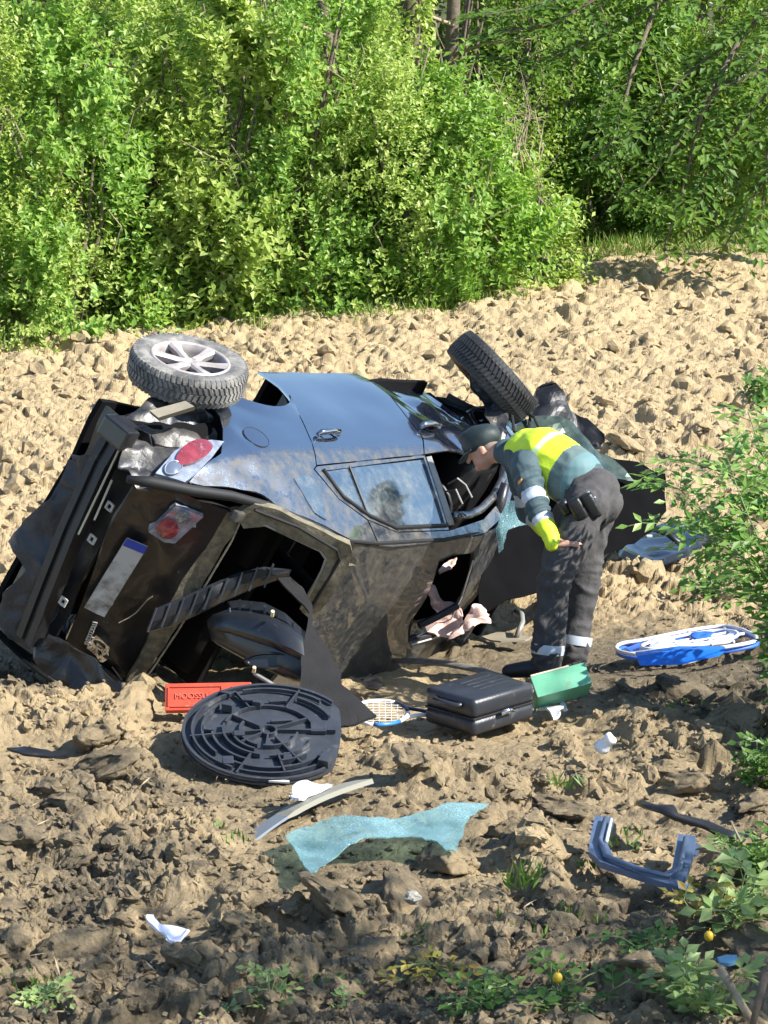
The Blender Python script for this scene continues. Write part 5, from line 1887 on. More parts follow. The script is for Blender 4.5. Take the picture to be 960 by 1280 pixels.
# head: skull, jaw, nose, ear; looking down to the left
hf = camvec(-0.86, -0.42, 0.28).normalized()          # facing direction
hu = camvec(-0.42, 0.88, 0.18); hu = (hu - hf * hu.dot(hf)).normalized()
hl = hu.cross(hf)                                      # his left
HM = Matrix((hf, hl, hu)).transposed()
hc = J['head']
ball(bd, hc + hu * 0.02, (0.098, 0.074, 0.098), 12, HM)
ball(bd, hc + hf * 0.025 - hu * 0.055, (0.062, 0.055, 0.062), 10, HM)
ball(bd, hc + hf * 0.072 - hu * 0.092, (0.022, 0.026, 0.018), 8, HM)
chain(bd, [hc + hf * 0.09 + hu * 0.0, hc + hf * 0.113 - hu * 0.032], [0.011, 0.014])
chain(bd, [J['neck'], hc - hf * 0.02 - hu * 0.04], [0.062, 0.056])
for sgn in (1, -1):
    ec = hc - hf * 0.005 - hu * 0.012 + hl * 0.076 * sgn
    ball(bd, ec, (0.022, 0.010, 0.034), 8, HM)
    ball(bd, ec - hu * 0.026, (0.012, 0.009, 0.012), 6, HM)
# hands: palm, four fingers, thumb, resting on the thigh
def hand(w, fw_, side, nrm):
    f = fw_.normalized(); n = (nrm - f * nrm.dot(f)).normalized(); s_ = f.cross(n) * side
    pc = w + f * 0.05
    for k, o_ in enumerate((-0.027, -0.009, 0.009, 0.027)):
        chain(bd, [w + s_ * o_ * .7, w + f * 0.085 + s_ * o_], [0.019, 0.0145])
        ln = (0.066, 0.078, 0.074, 0.058)[k]
        kn = w + f * 0.088 + s_ * o_ * 1.1
        m1 = kn + f * ln * .5 - n * 0.006 + s_ * o_ * .12
        m2 = kn + f * ln * .95 - n * 0.026 + s_ * o_ * .2
        chain(bd, [kn, m1, m2], [0.0105, 0.0095, 0.0075])
    tb0 = w + f * 0.025 - s_ * 0.028
    chain(bd, [tb0, tb0 + f * 0.032 - s_ * 0.026 - n * 0.008, tb0 + f * 0.066 - s_ * 0.032 - n * 0.016], [0.014, 0.0115, 0.009])


hand(J['nwri'], camvec(0.80, 0.10, -0.12), 1, camvec(0.05, 0.75, -0.66))
hand(J['fwri'], camvec(0.60, -0.5, -0.3), -1, camvec(0.3, 0.75, 0.5))
person = skin_up("person", bd, M['skin'], None, 0.0085, 4)
tag(person, "officer in dark cap and yellow green vest bending into the car window", "person")

# trousers
tr_ = MB()
chain(tr_, [J['pel'] + camvec(0.0, 0.0, 0), J['waist'] + camvec(0.010, -0.02, 0)], [0.152, 0.138])
ball(tr_, pix(748, 628, 15.30), 0.132)
for s, kz in (('n', 1.0), ('f', 1.0)):
    h, k, a = J[s + 'hip'], J[s + 'knee'], J[s + 'ank']
    chain(tr_, [J['pel'], h, h.lerp(k, .5), k, k.lerp(a, .5), k.lerp(a, .86), a + camvec(0.0, 0.0, 0)], [0.135, 0.116, 0.098, 0.084, 0.080, 0.076, 0.074])


def wr_leg(p):
    v = 0.0
    w = p + Vector((0.25 * mnoise.noise(p * 4), 0.25 * mnoise.noise(p * 4 + Vector((9, 1, 2))), 0.12 * mnoise.noise(p * 5)))
    for s, g in (('n', 0.0), ('f', 2.0)):
        k = J[s + 'knee']; d = (p - k).length
        v += 0.016 * math.exp(-(d / 0.2) ** 2) * ridge(Vector((w.x * 3, w.y * 3, w.z * 11 + w.x * 6)), 1.0, g)
        a = J[s + 'ank']; d = (p - a).length
        v += 0.016 * math.exp(-(d / 0.15) ** 2) * ridge(Vector((w.x * 4, w.y * 4, w.z * 17)), 1.0, g + 4)
    v += 0.016 * mnoise.noise(p * 6.0) + 0.014 * max(0, ridge(Vector((w.x * 9, w.y * 9, w.z * 2.2)), 1.0))
    return v


skin_up("trousers", tr_, M['trouser'], person, 0.011, 4, wr_leg)
for s, dz in (('n', 0.0), ('f', 0.0)):
    a, k = J[s + 'ank'], J[s + 'knee']
    c0 = a.lerp(k, .10); c1 = a.lerp(k, .21)
    ax = (c1 - c0).normalized()
    MB().tube([c0, c0.lerp(c1, .5), c1], [0.093, 0.096, 0.094], 20, cap=False).build("reflective_band", M['reflect'], person, True, True)
# boots
for s in 'nf':
    a = J[s + 'ank']
    gzf = zb(a.x, a.y)
    b = MB()
    fl = Vector((-0.97, 0.1, 0)).normalized()
    heel = Vector((a.x, a.y, gzf + 0.05))
    chain(b, [a + Vector((0, 0, 0.03)), heel + Vector((0, 0, 0.03)), heel + fl * 0.12 + Vector((0, 0, 0.02)), heel + fl * 0.21 + Vector((0, 0, 0.005))], [0.062, 0.058, 0.048, 0.04])
    skin_up("boot", b, M['leather'], person, 0.011, 4)

# jacket with sleeves
jk = MB()
chain(jk, [J['waist'] + camvec(0.02, 0, 0), J['chest'], J['upch'], J['neck']], [0.150, 0.165, 0.13, 0.078])
chain(jk, [J['nsh'] + camvec(0.01, 0.0, 0), J['fsh']], [0.085, 0.085])
chain(jk, [J['nsh'], J['nsh'].lerp(J['nelb'], .5), J['nelb'], J['nelb'].lerp(J['nwri'], .55), J['nwri']], [0.084, 0.075, 0.063, 0.056, 0.045])
chain(jk, [J['fsh'], J['felb'], J['fwri']], [0.082, 0.064, 0.05])


def arm_t(p, s):
    A, B, C = J[s + 'sh'], J[s + 'elb'], J[s + 'wri']
    out = None
    for (a, b, o_, l_) in ((A, B, 0.0, 1.0), (B, C, 1.0, 1.0)):
        ab = b - a
        t = max(0, min(1, (p - a).dot(ab) / ab.length_squared))
        d = (p - (a + ab * t)).length
        if out is None or d < out[0]: out = (d, o_ + t)
    return out


def pick_j(c):
    for s in 'nf':
        d, t = arm_t(c, s)
        if d < 0.105 and t > 0.3:
            if 0.62 < t < 0.84 or 1.24 < t < 1.44: return 2
            if t >= 1.44: return 1
            return 0
    return 0


def wr_j(p):
    d, t = arm_t(p, 'n')
    return 0.008 * ridge(p, 9.0) + 0.009 * mnoise.noise(p * 9.0) + (0.006 * math.sin(t * 30 + p.x * 30) if d < 0.1 and .2 < t < 1.35 else 0)


skin_up("jacket", jk, M['jacket'], person, 0.0065, 8, wr_j, [M['jacket'], M['hivis'], M['reflect']], pick_j)
# vest over it: yellow above, grey green below
ve = MB()
chain(ve, [J['waist'] + camvec(0.005, 0.012, 0), J['chest'] + camvec(0, 0.006, 0), J['upch'] + camvec(0.012, 0.008, 0)], [0.163, 0.178, 0.142])
chain(ve, [J['nsh'] + camvec(0.030, 0.025, 0.07), J['fsh'] + camvec(0.03, 0.012, -0.06)], [0.088, 0.09])
tA, tB = J['waist'] - (J['upch'] - J['waist']).normalized() * 0.16, J['upch']
ta = (tB - tA)


def pick_v(c):
    t = (c - tA).dot(ta) / ta.length_squared
    if t > 0.42:
        if 0.66 < t < 0.72: return 3
        return 0
    if t > 0.36: return 1
    if t > 0.26: return 1
    return 2


skin_up("vest", ve, M['hivis'], person, 0.0065, 8, lambda p: 0.012 * mnoise.noise(p * 6.0) + 0.006 * ridge(p, 8.0), [M['hivis'], M['vestgreen'], simple("teal_hem", (0.10, 0.19, 0.20), 0.7), simple("pale_tape", (0.45, 0.62, 0.35), 0.5)], pick_v)
# belt with pouches
for (u, v, d, sx, sz, nm) in ((722, 636, 15.03, 0.075, 0.13, "pouch"), (739, 632, 15.04, 0.07, 0.15, "holster"), (706, 634, 15.06, 0.055, 0.09, "pouch")):
    c = pix(u, v, d)
    b = MB(); b.box(c, (sx, 0.07, sz), Matrix.Rotation(-0.5, 3, 'Y'), bev=0.018)
    b.build(nm, M['leather'], person, True, True)
for u, v in ((735, 615), (743, 622)):
    ball_ = MB(); ball(ball_, pix(u, v, 14.97), 0.010, 6); ball_.build("belt_stud", M['chrome'], person, True, True)
# shoulder badge
pa = J['nsh'].lerp(J['nelb'], .28) + camvec(-0.045, 0.0, -0.068)
pb = MB()
rings = []
for k in range(7):
    t = k / 6
    p = pa + camvec(-0.015 + 0.035 * t, -0.03 + 0.04 * t, -0.012 * math.sin(math.pi * t))
    rings.append([p + camvec(0, 0.012, 0), p + camvec(0.004, 0.0, -0.003), p - camvec(0, 0.012, 0), p + camvec(0, 0, 0.01)])
pb.loft(rings)
pb.build("shoulder_badge", simple("orange_yellow_badge", (0.75, 0.36, 0.06), 0.6), person, True, True)
# cap: crown, band and peak
cp_ = MB()
ball(cp_, hc + hu * 0.052 - hf * 0.008, (0.122, 0.098, 0.088), 14, HM)
ball(cp_, hc + hu * 0.10 + hf * 0.02, (0.095, 0.080, 0.045), 12, HM)
cap = skin_up("cap", cp_, M['capgreen'], person, 0.009, 3, lambda p: 0.004 * mnoise.noise(p * 20))
rings = []
for k in range(13):
    a = -1.15 + 2.3 * k / 12
    inner = hc + hu * 0.012 + hf * (0.095 * math.cos(a)) + hl * (0.082 * math.sin(a))
    ext = 0.075 * max(0.0, math.cos(a * 1.2))
    outp = inner + hf * ext - hu * (0.028 * math.cos(a)) + hl * 0.02 * math.sin(a)
    rings.append([inner + hu * 0.004, inner.lerp(outp, .5) + hu * 0.010, outp + hu * 0.003, outp - hu * 0.003, inner.lerp(outp, .5) + hu * 0.003, inner - hu * 0.004])
MB().loft(rings).build("cap_peak", simple("glossy_dark_peak", (0.012, 0.02, 0.02), 0.3), cap, True, True)
# short grey hair at the nape
hr = MB()
ball(hr, hc - hf * 0.028 + hu * 0.006, (0.076, 0.077, 0.066), 12, HM)
skin_up("hair", hr, simple("cropped_grey_hair", (0.16, 0.12, 0.095), 0.8, col2=(0.22, 0.17, 0.14), scale=60), person, 0.009, 2)


# ------------------------------------------------------------------ vegetation
def norm(a):
    return a / np.maximum(np.linalg.norm(a, axis=-1, keepdims=True), 1e-9)


def leaf_arrays(pos, axis, nrm, ln, wd, fold=0.25):
    """rhombic folded leaves: 4 vertices, 2 triangles each"""
    axis = norm(axis)
    s = norm(np.cross(axis, nrm))
    n = np.cross(s, axis)
    ln = ln[:, None]; wd = wd[:, None]
    b = pos
    t = pos + axis * ln
    m = pos + axis * ln * 0.45
    l = m + s * wd * 0.5 + n * wd * fold
    r = m - s * wd * 0.5 + n * wd * fold
    v = np.stack([b, l, t, r], 1).reshape(-1, 3)
    k = np.arange(len(pos))[:, None] * 4
    f = np.concatenate([k + [0, 1, 2], k + [0, 2, 3]], 1).reshape(-1, 3)
    return v, f


def leaf_obj(name, arr, mat, parent, origin=None):
    v = np.concatenate([a[0] for a in arr])
    off = 0; fs = []
    for a in arr:
        fs.append(a[1] + off); off += len(a[0])
    f = np.concatenate(fs)
    if parent is not None:
        inv = np.array(wmat(parent).inverted())
        v = v @ inv[:3, :3].T + inv[:3, 3]
    me = fast_mesh(name, v, f, [mat])
    o = bpy.data.objects.new(name, me)
    COL.objects.link(o)
    if parent is not None: o.parent = parent
    return o


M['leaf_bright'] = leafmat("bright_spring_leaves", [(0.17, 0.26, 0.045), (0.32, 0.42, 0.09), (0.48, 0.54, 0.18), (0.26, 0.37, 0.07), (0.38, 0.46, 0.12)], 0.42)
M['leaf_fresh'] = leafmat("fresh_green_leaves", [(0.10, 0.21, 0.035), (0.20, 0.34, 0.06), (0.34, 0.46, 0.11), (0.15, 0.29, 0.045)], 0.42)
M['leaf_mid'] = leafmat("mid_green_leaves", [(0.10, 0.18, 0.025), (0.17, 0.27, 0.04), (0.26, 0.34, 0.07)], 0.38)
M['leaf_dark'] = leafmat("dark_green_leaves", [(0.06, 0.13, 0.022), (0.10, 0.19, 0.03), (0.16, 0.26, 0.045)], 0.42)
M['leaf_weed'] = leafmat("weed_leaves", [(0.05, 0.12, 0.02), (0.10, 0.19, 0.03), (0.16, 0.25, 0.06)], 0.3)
M['leaf_elder'] = leafmat("elder_leaves", [(0.08, 0.18, 0.035), (0.15, 0.27, 0.055), (0.24, 0.35, 0.09)], 0.34)
M['leaf_pale'] = leafmat("pale_bramble_leaves", [(0.17, 0.26, 0.08), (0.28, 0.36, 0.13), (0.22, 0.30, 0.10)], 0.3)
M['leaf_yellow'] = leafmat("yellowing_leaves", [(0.34, 0.27, 0.04), (0.25, 0.24, 0.05), (0.40, 0.27, 0.06)], 0.3)
M['grass'] = leafmat("grass_blades", [(0.10, 0.20, 0.03), (0.18, 0.27, 0.05), (0.27, 0.29, 0.09)], 0.3)
M['bark'] = simple("grey_brown_bark", (0.16, 0.125, 0.085), 0.85, col2=(0.09, 0.07, 0.05), scale=18, bump=0.6, bscale=30)
M['deadwood'] = simple("pale_dead_stems", (0.36, 0.29, 0.19), 0.8, col2=(0.22, 0.17, 0.11), scale=14)


def shrub_leaves(base, rx, ry, h, shoots, per, ls, r_, lean=(0, 0), zlow=0.0, up=1.0):
    """leafy shoots over a lumpy mound standing at base"""
    K = max(10, int(shoots / 24))                      # plumes: upright masses with gaps between them
    kp = r_.uniform(0, 2 * np.pi, K); kz = r_.uniform(0.0, 1.0, K) ** 1.15
    idx = r_.integers(0, K, shoots)
    ph = kp[idx] + r_.normal(0, 0.20, shoots)
    tz = np.clip(kz[idx] + r_.normal(0, 0.06, shoots), 0.0, 1.08)
    rad = np.sqrt(np.maximum(0.03, 1 - np.clip(tz, 0, 1) ** 2.6)) * (0.78 + 0.34 * r_.random(K)[idx])
    shell = r_.uniform(0.55, 1.0, shoots) ** 0.5
    x = rx * rad * np.cos(ph) * shell
    y = ry * rad * np.sin(ph) * shell
    z = zlow + (h - zlow) * tz * (0.9 + 0.16 * r_.random(K)[idx])
    P0 = np.stack([base[0] + x + lean[0] * z, base[1] + y + lean[1] * z, base[2] + z - 0.30], 1)
    out = norm(np.stack([x / rx, y / ry, np.zeros(shoots) + 0.2], 1))
    d = norm(out * 0.55 + np.array([0, 0, up])[None, :] + r_.normal(0, 0.55, (K, 3))[idx] + r_.normal(0, 0.35, (shoots, 3)))
    L = r_.uniform(0.22, 0.62, shoots) * (0.8 + 0.1 * h)
    t = (np.arange(per)[None, :] + r_.uniform(0, 1, (shoots, per))) / per
    droop = np.array([0, 0, -0.12])
    pos = P0[:, None, :] + d[:, None, :] * (L[:, None] * t)[:, :, None] + droop * (t ** 2 * L[:, None])[:, :, None]
    pos = pos.reshape(-1, 3)
    dd = np.repeat(d, per, 0)
    n = len(pos)
    an = (np.arange(n) * 2.399) + r_.uniform(0, 0.8, n)
    ref = np.where(np.abs(dd[:, 2:3]) < 0.9, np.array([[0, 0, 1.0]]), np.array([[1.0, 0, 0]]))
    a1 = norm(np.cross(dd, ref)); a2 = np.cross(dd, a1)
    side = a1 * np.cos(an)[:, None] + a2 * np.sin(an)[:, None]
    ax = norm(side + dd * 0.55 + r_.normal(0, 0.2, (n, 3)))
    nr = norm(dd * 0.9 + np.array([0, 0, 0.6]) - side * 0.3 + r_.normal(0, 0.35, (n, 3)))
    ln = ls * r_.uniform(0.65, 1.25, n) * np.repeat(np.ones(shoots), per)
    return leaf_arrays(pos, ax, nr, ln, ln * r_.uniform(0.5, 0.68, n)), P0, d, L


def shrub(name, label, group, base, rx, ry, h, shoots, per, ls, mat, seed, stems=7, up=1.0, lean=(0, 0)):
    r_ = np.random.default_rng(seed)
    base = Vector(base)
    o = empty(name, base)
    tag(o, label, "shrub", group)
    arr, P0, d, L = shrub_leaves(base, rx, ry, h, shoots, per, ls, r_, lean, 0.0, up)
    leaf_obj("foliage", [arr], mat, o)
    rs = random.Random(seed)
    for k in range(stems):
        a = rs.uniform(0, 6.28)
        b0 = base + Vector((rs.uniform(-.3, .3) * rx, rs.uniform(-.3, .3) * ry, -0.3))
        tp = base + Vector((math.cos(a) * rx * rs.uniform(.3, .75), math.sin(a) * ry * rs.uniform(.3, .75), h * rs.uniform(.6, .95)))
        md = b0.lerp(tp, .5) + Vector((rs.uniform(-.15, .15), rs.uniform(-.15, .15), 0.1))
        MB().tube([b0, b0.lerp(md, .6), md, md.lerp(tp, .5), tp], [0.035, 0.03, 0.024, 0.017, 0.008], 6).build("stem", M['bark'], o, True, True)
    for k in range(4):
        a = rs.uniform(3.3, 6.1)
        q = base + Vector((math.cos(a) * rx * .8, math.sin(a) * ry * .8, h * rs.uniform(.15, .7)))
        MB().tube([q, q + Vector((rs.uniform(-.2, .2), -.1, rs.uniform(.15, .35))), q + Vector((rs.uniform(-.4, .4), -.15, rs.uniform(.3, .7)))], [0.008, 0.006, 0.003], 5).build("dead_twig", M['deadwood'], o, False, True)
    return o


GH = "shrubs of the hedge behind the field"
HB = []
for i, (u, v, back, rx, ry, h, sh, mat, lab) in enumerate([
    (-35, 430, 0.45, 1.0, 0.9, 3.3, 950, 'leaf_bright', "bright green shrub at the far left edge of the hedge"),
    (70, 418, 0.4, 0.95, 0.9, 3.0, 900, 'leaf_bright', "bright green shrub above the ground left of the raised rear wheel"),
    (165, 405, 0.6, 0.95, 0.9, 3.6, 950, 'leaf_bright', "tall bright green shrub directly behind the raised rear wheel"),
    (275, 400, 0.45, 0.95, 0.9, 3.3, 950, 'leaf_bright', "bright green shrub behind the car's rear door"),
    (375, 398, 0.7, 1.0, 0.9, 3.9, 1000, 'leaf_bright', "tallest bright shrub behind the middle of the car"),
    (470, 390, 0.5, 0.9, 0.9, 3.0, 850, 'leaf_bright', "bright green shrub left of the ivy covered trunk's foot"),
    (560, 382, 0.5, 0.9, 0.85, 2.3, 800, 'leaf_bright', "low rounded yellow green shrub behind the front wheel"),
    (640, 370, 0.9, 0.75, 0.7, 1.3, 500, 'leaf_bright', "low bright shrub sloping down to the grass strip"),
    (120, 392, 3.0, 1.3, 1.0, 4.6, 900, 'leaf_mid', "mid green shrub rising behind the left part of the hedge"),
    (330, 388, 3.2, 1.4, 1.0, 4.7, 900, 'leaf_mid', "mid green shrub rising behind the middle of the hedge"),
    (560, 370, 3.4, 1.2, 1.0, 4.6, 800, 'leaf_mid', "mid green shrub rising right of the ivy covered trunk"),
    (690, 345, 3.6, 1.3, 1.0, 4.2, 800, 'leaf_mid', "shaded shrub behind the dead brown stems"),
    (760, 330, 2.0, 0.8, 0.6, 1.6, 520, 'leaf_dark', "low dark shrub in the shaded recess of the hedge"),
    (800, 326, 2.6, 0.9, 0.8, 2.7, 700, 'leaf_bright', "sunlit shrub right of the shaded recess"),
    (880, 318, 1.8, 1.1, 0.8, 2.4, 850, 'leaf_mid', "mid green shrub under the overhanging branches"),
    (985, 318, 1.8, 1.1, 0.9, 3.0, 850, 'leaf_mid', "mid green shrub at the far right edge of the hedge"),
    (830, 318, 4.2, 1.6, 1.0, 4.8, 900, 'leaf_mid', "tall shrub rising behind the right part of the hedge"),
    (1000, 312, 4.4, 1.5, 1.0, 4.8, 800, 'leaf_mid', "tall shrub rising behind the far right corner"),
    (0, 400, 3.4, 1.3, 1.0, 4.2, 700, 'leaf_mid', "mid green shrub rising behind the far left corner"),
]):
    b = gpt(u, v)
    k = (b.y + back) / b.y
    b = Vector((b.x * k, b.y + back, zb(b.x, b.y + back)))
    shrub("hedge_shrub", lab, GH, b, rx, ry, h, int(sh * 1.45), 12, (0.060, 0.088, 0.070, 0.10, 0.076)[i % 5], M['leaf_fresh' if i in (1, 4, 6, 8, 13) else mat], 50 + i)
    HB.append(b)
# ivy-covered trunk and bare trunk
iv = empty("ivy_covered_tree", gpt(512, 385) + Vector((0.05, 2.0, 0)))
tag(iv, "slim trunk wrapped in bright ivy rising through the hedge", "tree")
ib = iv.location
MB().tube([ib, ib + Vector((0.03, 0, 1.5)), ib + Vector((-0.05, 0, 3.2)), ib + Vector((0.05, 0.1, 5.2))], [0.13, 0.11, 0.10, 0.07], 10).build("trunk", M['bark'], iv, True, True)
r_ = np.random.default_rng(5)
n = 2600
tz = r_.uniform(0.8, 5.0, n); an = r_.uniform(0, 6.283, n); rd = 0.14 + r_.uniform(0, 0.22, n) * (0.6 + 0.4 * np.sin(tz * 4))
pos = np.stack([ib.x + rd * np.cos(an), ib.y + rd * np.sin(an), ib.z + tz], 1)
oax = np.stack([np.cos(an) * .5, np.sin(an) * .5, r_.uniform(-0.8, 0.5, n)], 1) + r_.normal(0, .3, (n, 3))
onr = np.stack([np.cos(an), np.sin(an), np.full(n, .6)], 1) + r_.normal(0, .3, (n, 3))
leaf_obj("ivy", [leaf_arrays(pos, oax, onr, r_.uniform(.05, .09, n), r_.uniform(.045, .07, n))], M['leaf_bright'], iv)
for (u, v0, lab, lean) in ((549, 380, "bare brown trunk standing right of the ivy covered one", 0.1), (415, 392, "thin bare grey trunk showing at the top of the hedge", -0.25)):
    b = gpt(u, v0) + Vector((0.1, 2.3 if u > 500 else 1.9, 0))
    t = empty("bare_tree", b); tag(t, lab, "tree")
    MB().tube([b, b + Vector((lean * .3, 0, 1.6)), b + Vector((lean, 0, 3.2)), b + Vector((lean * 1.6, .1, 4.8))], [0.10, 0.085, 0.07, 0.04], 9).build("trunk", M['bark'], t, True, True)
    for k in range(6):
        q = b + Vector((lean * .8, -0.1, 2.0 + 0.32 * k))
        sgn = 1 if k % 2 else -1
        MB().tube([q, q + Vector((sgn * .35, -.25, .15)), q + Vector((sgn * .8, -.5, .10 + 0.12 * (k % 3)))], [0.022, 0.016, 0.006], 6).build("branch", M['deadwood'], t, True, True)
# dead limbs lying over the hedge top
for (pth, lab) in (([(380, 84, 28.3), (398, 76, 28.25), (412, 66, 28.2), (425, 62, 28.2)], "pale dead limb lying across the hedge left of the ivy"),
                   ([(400, 94, 27.9), (420, 93, 27.8), (438, 96, 27.8)], "short pale dead branch in the hedge above the car"),
                   ([(425, 15, 28.2), (445, 25, 28.1), (470, 16, 28.1)], "forked dead twig at the top of the hedge")):
    o = MB().tube([pix(*q) for q in pth], [0.016, 0.017, 0.014, 0.005][:len(pth)], 7).build("dead_branch", M['deadwood'], None, True)
    tag(o, lab, "branch")
# tangle of dead stems beside the recess
dt = empty("dead_stem_tangle", gpt(625, 365) + Vector((0, 2.0, 0)))
tag(dt, "tangle of pale dead stems hanging beside the shaded recess", "stems")
rs = random.Random(21)
for k in range(34):
    u = rs.uniform(590, 668); d = rs.uniform(28.3, 29.3)
    p = [(u + rs.uniform(-40, 40), 105 + rs.uniform(-30, 50), d), (u + rs.uniform(-24, 24), 150 + rs.uniform(-15, 15), d + rs.uniform(-.2, .2)), (u + rs.uniform(-14, 14), 190 + rs.uniform(-15, 15), d), (u + rs.uniform(-14, 14), 235 + rs.uniform(-35, 15), d)]
    MB().tube([pix(*q) for q in p], [0.003, 0.005, 0.007, 0.006], 5).build("stem", M['deadwood'], dt, False, True)

# grass along the foot of the hedge
def blades(spots, hmin, hmax, wid, r_, per=7, spread=0.05):
    P = np.repeat(np.array(spots), per, 0)
    n = len(P)
    P = P + np.stack([r_.normal(0, spread, n), r_.normal(0, spread, n), np.zeros(n)], 1)
    ax = norm(np.stack([r_.normal(0, .45, n), r_.normal(0, .45, n), np.ones(n)], 1))
    nr = r_.normal(0, 1, (n, 3)); nr[:, 2] *= .3
    ln = r_.uniform(hmin, hmax, n)
    return leaf_arrays(P, ax, nr, ln, np.full(n, wid) * r_.uniform(.7, 1.3, n), 0.1)


r_ = np.random.default_rng(31)
lin = [(-60, 440), (0, 436), (110, 424), (200, 402), (300, 400), (380, 397), (470, 393), (560, 382), (640, 362), (700, 345), (760, 324), (840, 318), (960, 312), (1030, 310)]
sp = []
for k in range(900):
    u = random.uniform(-50, 1020)
    v = np.interp(u, [a[0] for a in lin], [a[1] for a in lin])
    g = gpt(u, v)
    sp.append((g.x, g.y + random.gauss(0.25, 0.35) + (0.5 * max(0, random.random()) if 640 < u < 850 else 0), 0))
for i, s in enumerate(sp):
    sp[i] = (s[0], s[1], zb(s[0], s[1]) - 0.02)
o = leaf_obj("grass", [blades(sp, 0.06, 0.26, 0.014, r_, 9, 0.09)], M['grass'], None)
tag(o, "yellow green grass along the foot of the hedge", "grass", kind='stuff')
# bank of earth and undergrowth behind the hedge, so that the field does not run on
bk = MB()
rings = []
for k in range(41):
    x = -14 + 28 * k / 40
    rings.append([Vector((x, 36.5 + 0.4 * math.sin(k), -0.9)), Vector((x, 38.0 + 0.3 * math.sin(k * 2.1), 0.6 + 0.3 * math.sin(k * 1.3))), Vector((x, 39.5, 1.6 + 0.3 * math.sin(k * .7))), Vector((x, 43, 2.0)), Vector((x, 70, 2.2))])
bk.loft(rings, False, False)
o = bk.build("bank", simple("dark_leaf_litter", (0.035, 0.04, 0.018), 0.9, col2=(0.07, 0.075, 0.03), bump=0.5, bscale=6), None, True)
tag(o, kind='structure')
# scrub on that bank: a far mass that reads as one
arrs_ = []
r_ = np.random.default_rng(77)
for k in range(14):
    x = -7.5 + 15.0 * k / 13
    a_, *_ = shrub_leaves((x, 36.6 + 0.6 * math.sin(k * 3.3), -0.2), 1.2, 0.9, 4.4 + 0.5 * math.sin(k * 2.2), 520, 10, 0.12, r_)
    arrs_.append(a_)
o = leaf_obj("scrub", arrs_, M['leaf_mid'], None)
tag(o, "mass of green scrub on the bank behind the hedge", "scrub", kind='stuff')


# ---- pinnate leaves
def pinnate(base, d, up, L, leaflets, ll, r_):
    """one compound leaf: leaflets in pairs along a drooping midrib; returns leaf inputs and the midrib"""
    d = Vector(d).normalized(); up = Vector(up)
    s = d.cross(up).normalized(); n = s.cross(d)
    P = []; A = []; Nn = []
    mid = []
    for k in range(leaflets + 1):
        t = k / leaflets
        mid.append(base + d * L * t - Vector((0, 0, 1)) * (0.28 * L * t * t))
    for k in range(1, leaflets):
        for sg in (1, -1):
            P.append(mid[k]); A.append(s * sg * 0.85 + d * 0.6 - n * r_.uniform(0, .35)); Nn.append(n + s * r_.uniform(-.3, .3))
    P.append(mid[-1]); A.append(d - Vector((0, 0, .4))); Nn.append(n)
    ln = [ll * r_.uniform(.8, 1.15) for _ in P]
    return P, A, Nn, ln, mid


def twiggy(name, label, cat, root, stems_px, mat, seed, leaflets=4, ll=0.10, L=0.24, step=0.10, stemr=(0.012, 0.005), group=None, stemmat=None, spread=0.9, sub=0, wfac=0.42):
    """plant of arching stems with compound leaves; stems given as world paths"""
    rs = random.Random(seed)
    o = empty(name, root)
    tag(o, label, cat, group)
    P = []; A = []; Nn = []; Ln = []
    mids = MB()
    for st_ in stems_px:
        pts = []
        for i in range(len(st_) - 1):
            k = max(2, int((st_[i + 1] - st_[i]).length / 0.05))
            pts += [st_[i].lerp(st_[i + 1], q / k) for q in range(k)]
        pts.append(st_[-1])
        m = len(pts)
        MB().tube(pts[::2] + [pts[-1]], [stemr[0] + (stemr[1] - stemr[0]) * q / max(1, len(pts[::2])) for q in range(len(pts[::2]) + 1)], 6).build("stem", stemmat or M['bark'], o, True, True)
        acc = 0.0
        for i in range(max(1, m // 6), m):
            acc += (pts[i] - pts[i - 1]).length
            if acc < step: continue
            acc = 0
            t = (pts[i] - pts[i - 1]).normalized()
            for sg in (1, -1):
                a = rs.uniform(0, 6.28)
                side = Vector((math.cos(a), math.sin(a), rs.uniform(-.2, .4)))
                d = (t * 0.5 + side * spread).normalized()
                p_, a_, n_, l_, mid = pinnate(pts[i], d, Vector((0, 0, 1)) + Vector((rs.uniform(-.4, .4), rs.uniform(-.7, .1), 0)), L * rs.uniform(.7, 1.15), leaflets, ll, rs)
                P += p_; A += a_; Nn += n_; Ln += l_
                mids.tube(mid[::2] + [mid[-1]], 0.0022, 3)
    Ln = np.array(Ln)
    leaf_obj("foliage", [leaf_arrays(np.array([tuple(v) for v in P]), np.array([tuple(v) for v in A]), np.array([tuple(v) for v in Nn]), Ln, Ln * wfac, 0.15)], mat, o)
    tag(mids.build("leaf_stalks", stemmat or M['bark'], o, False, True), kind='stuff')
    return o


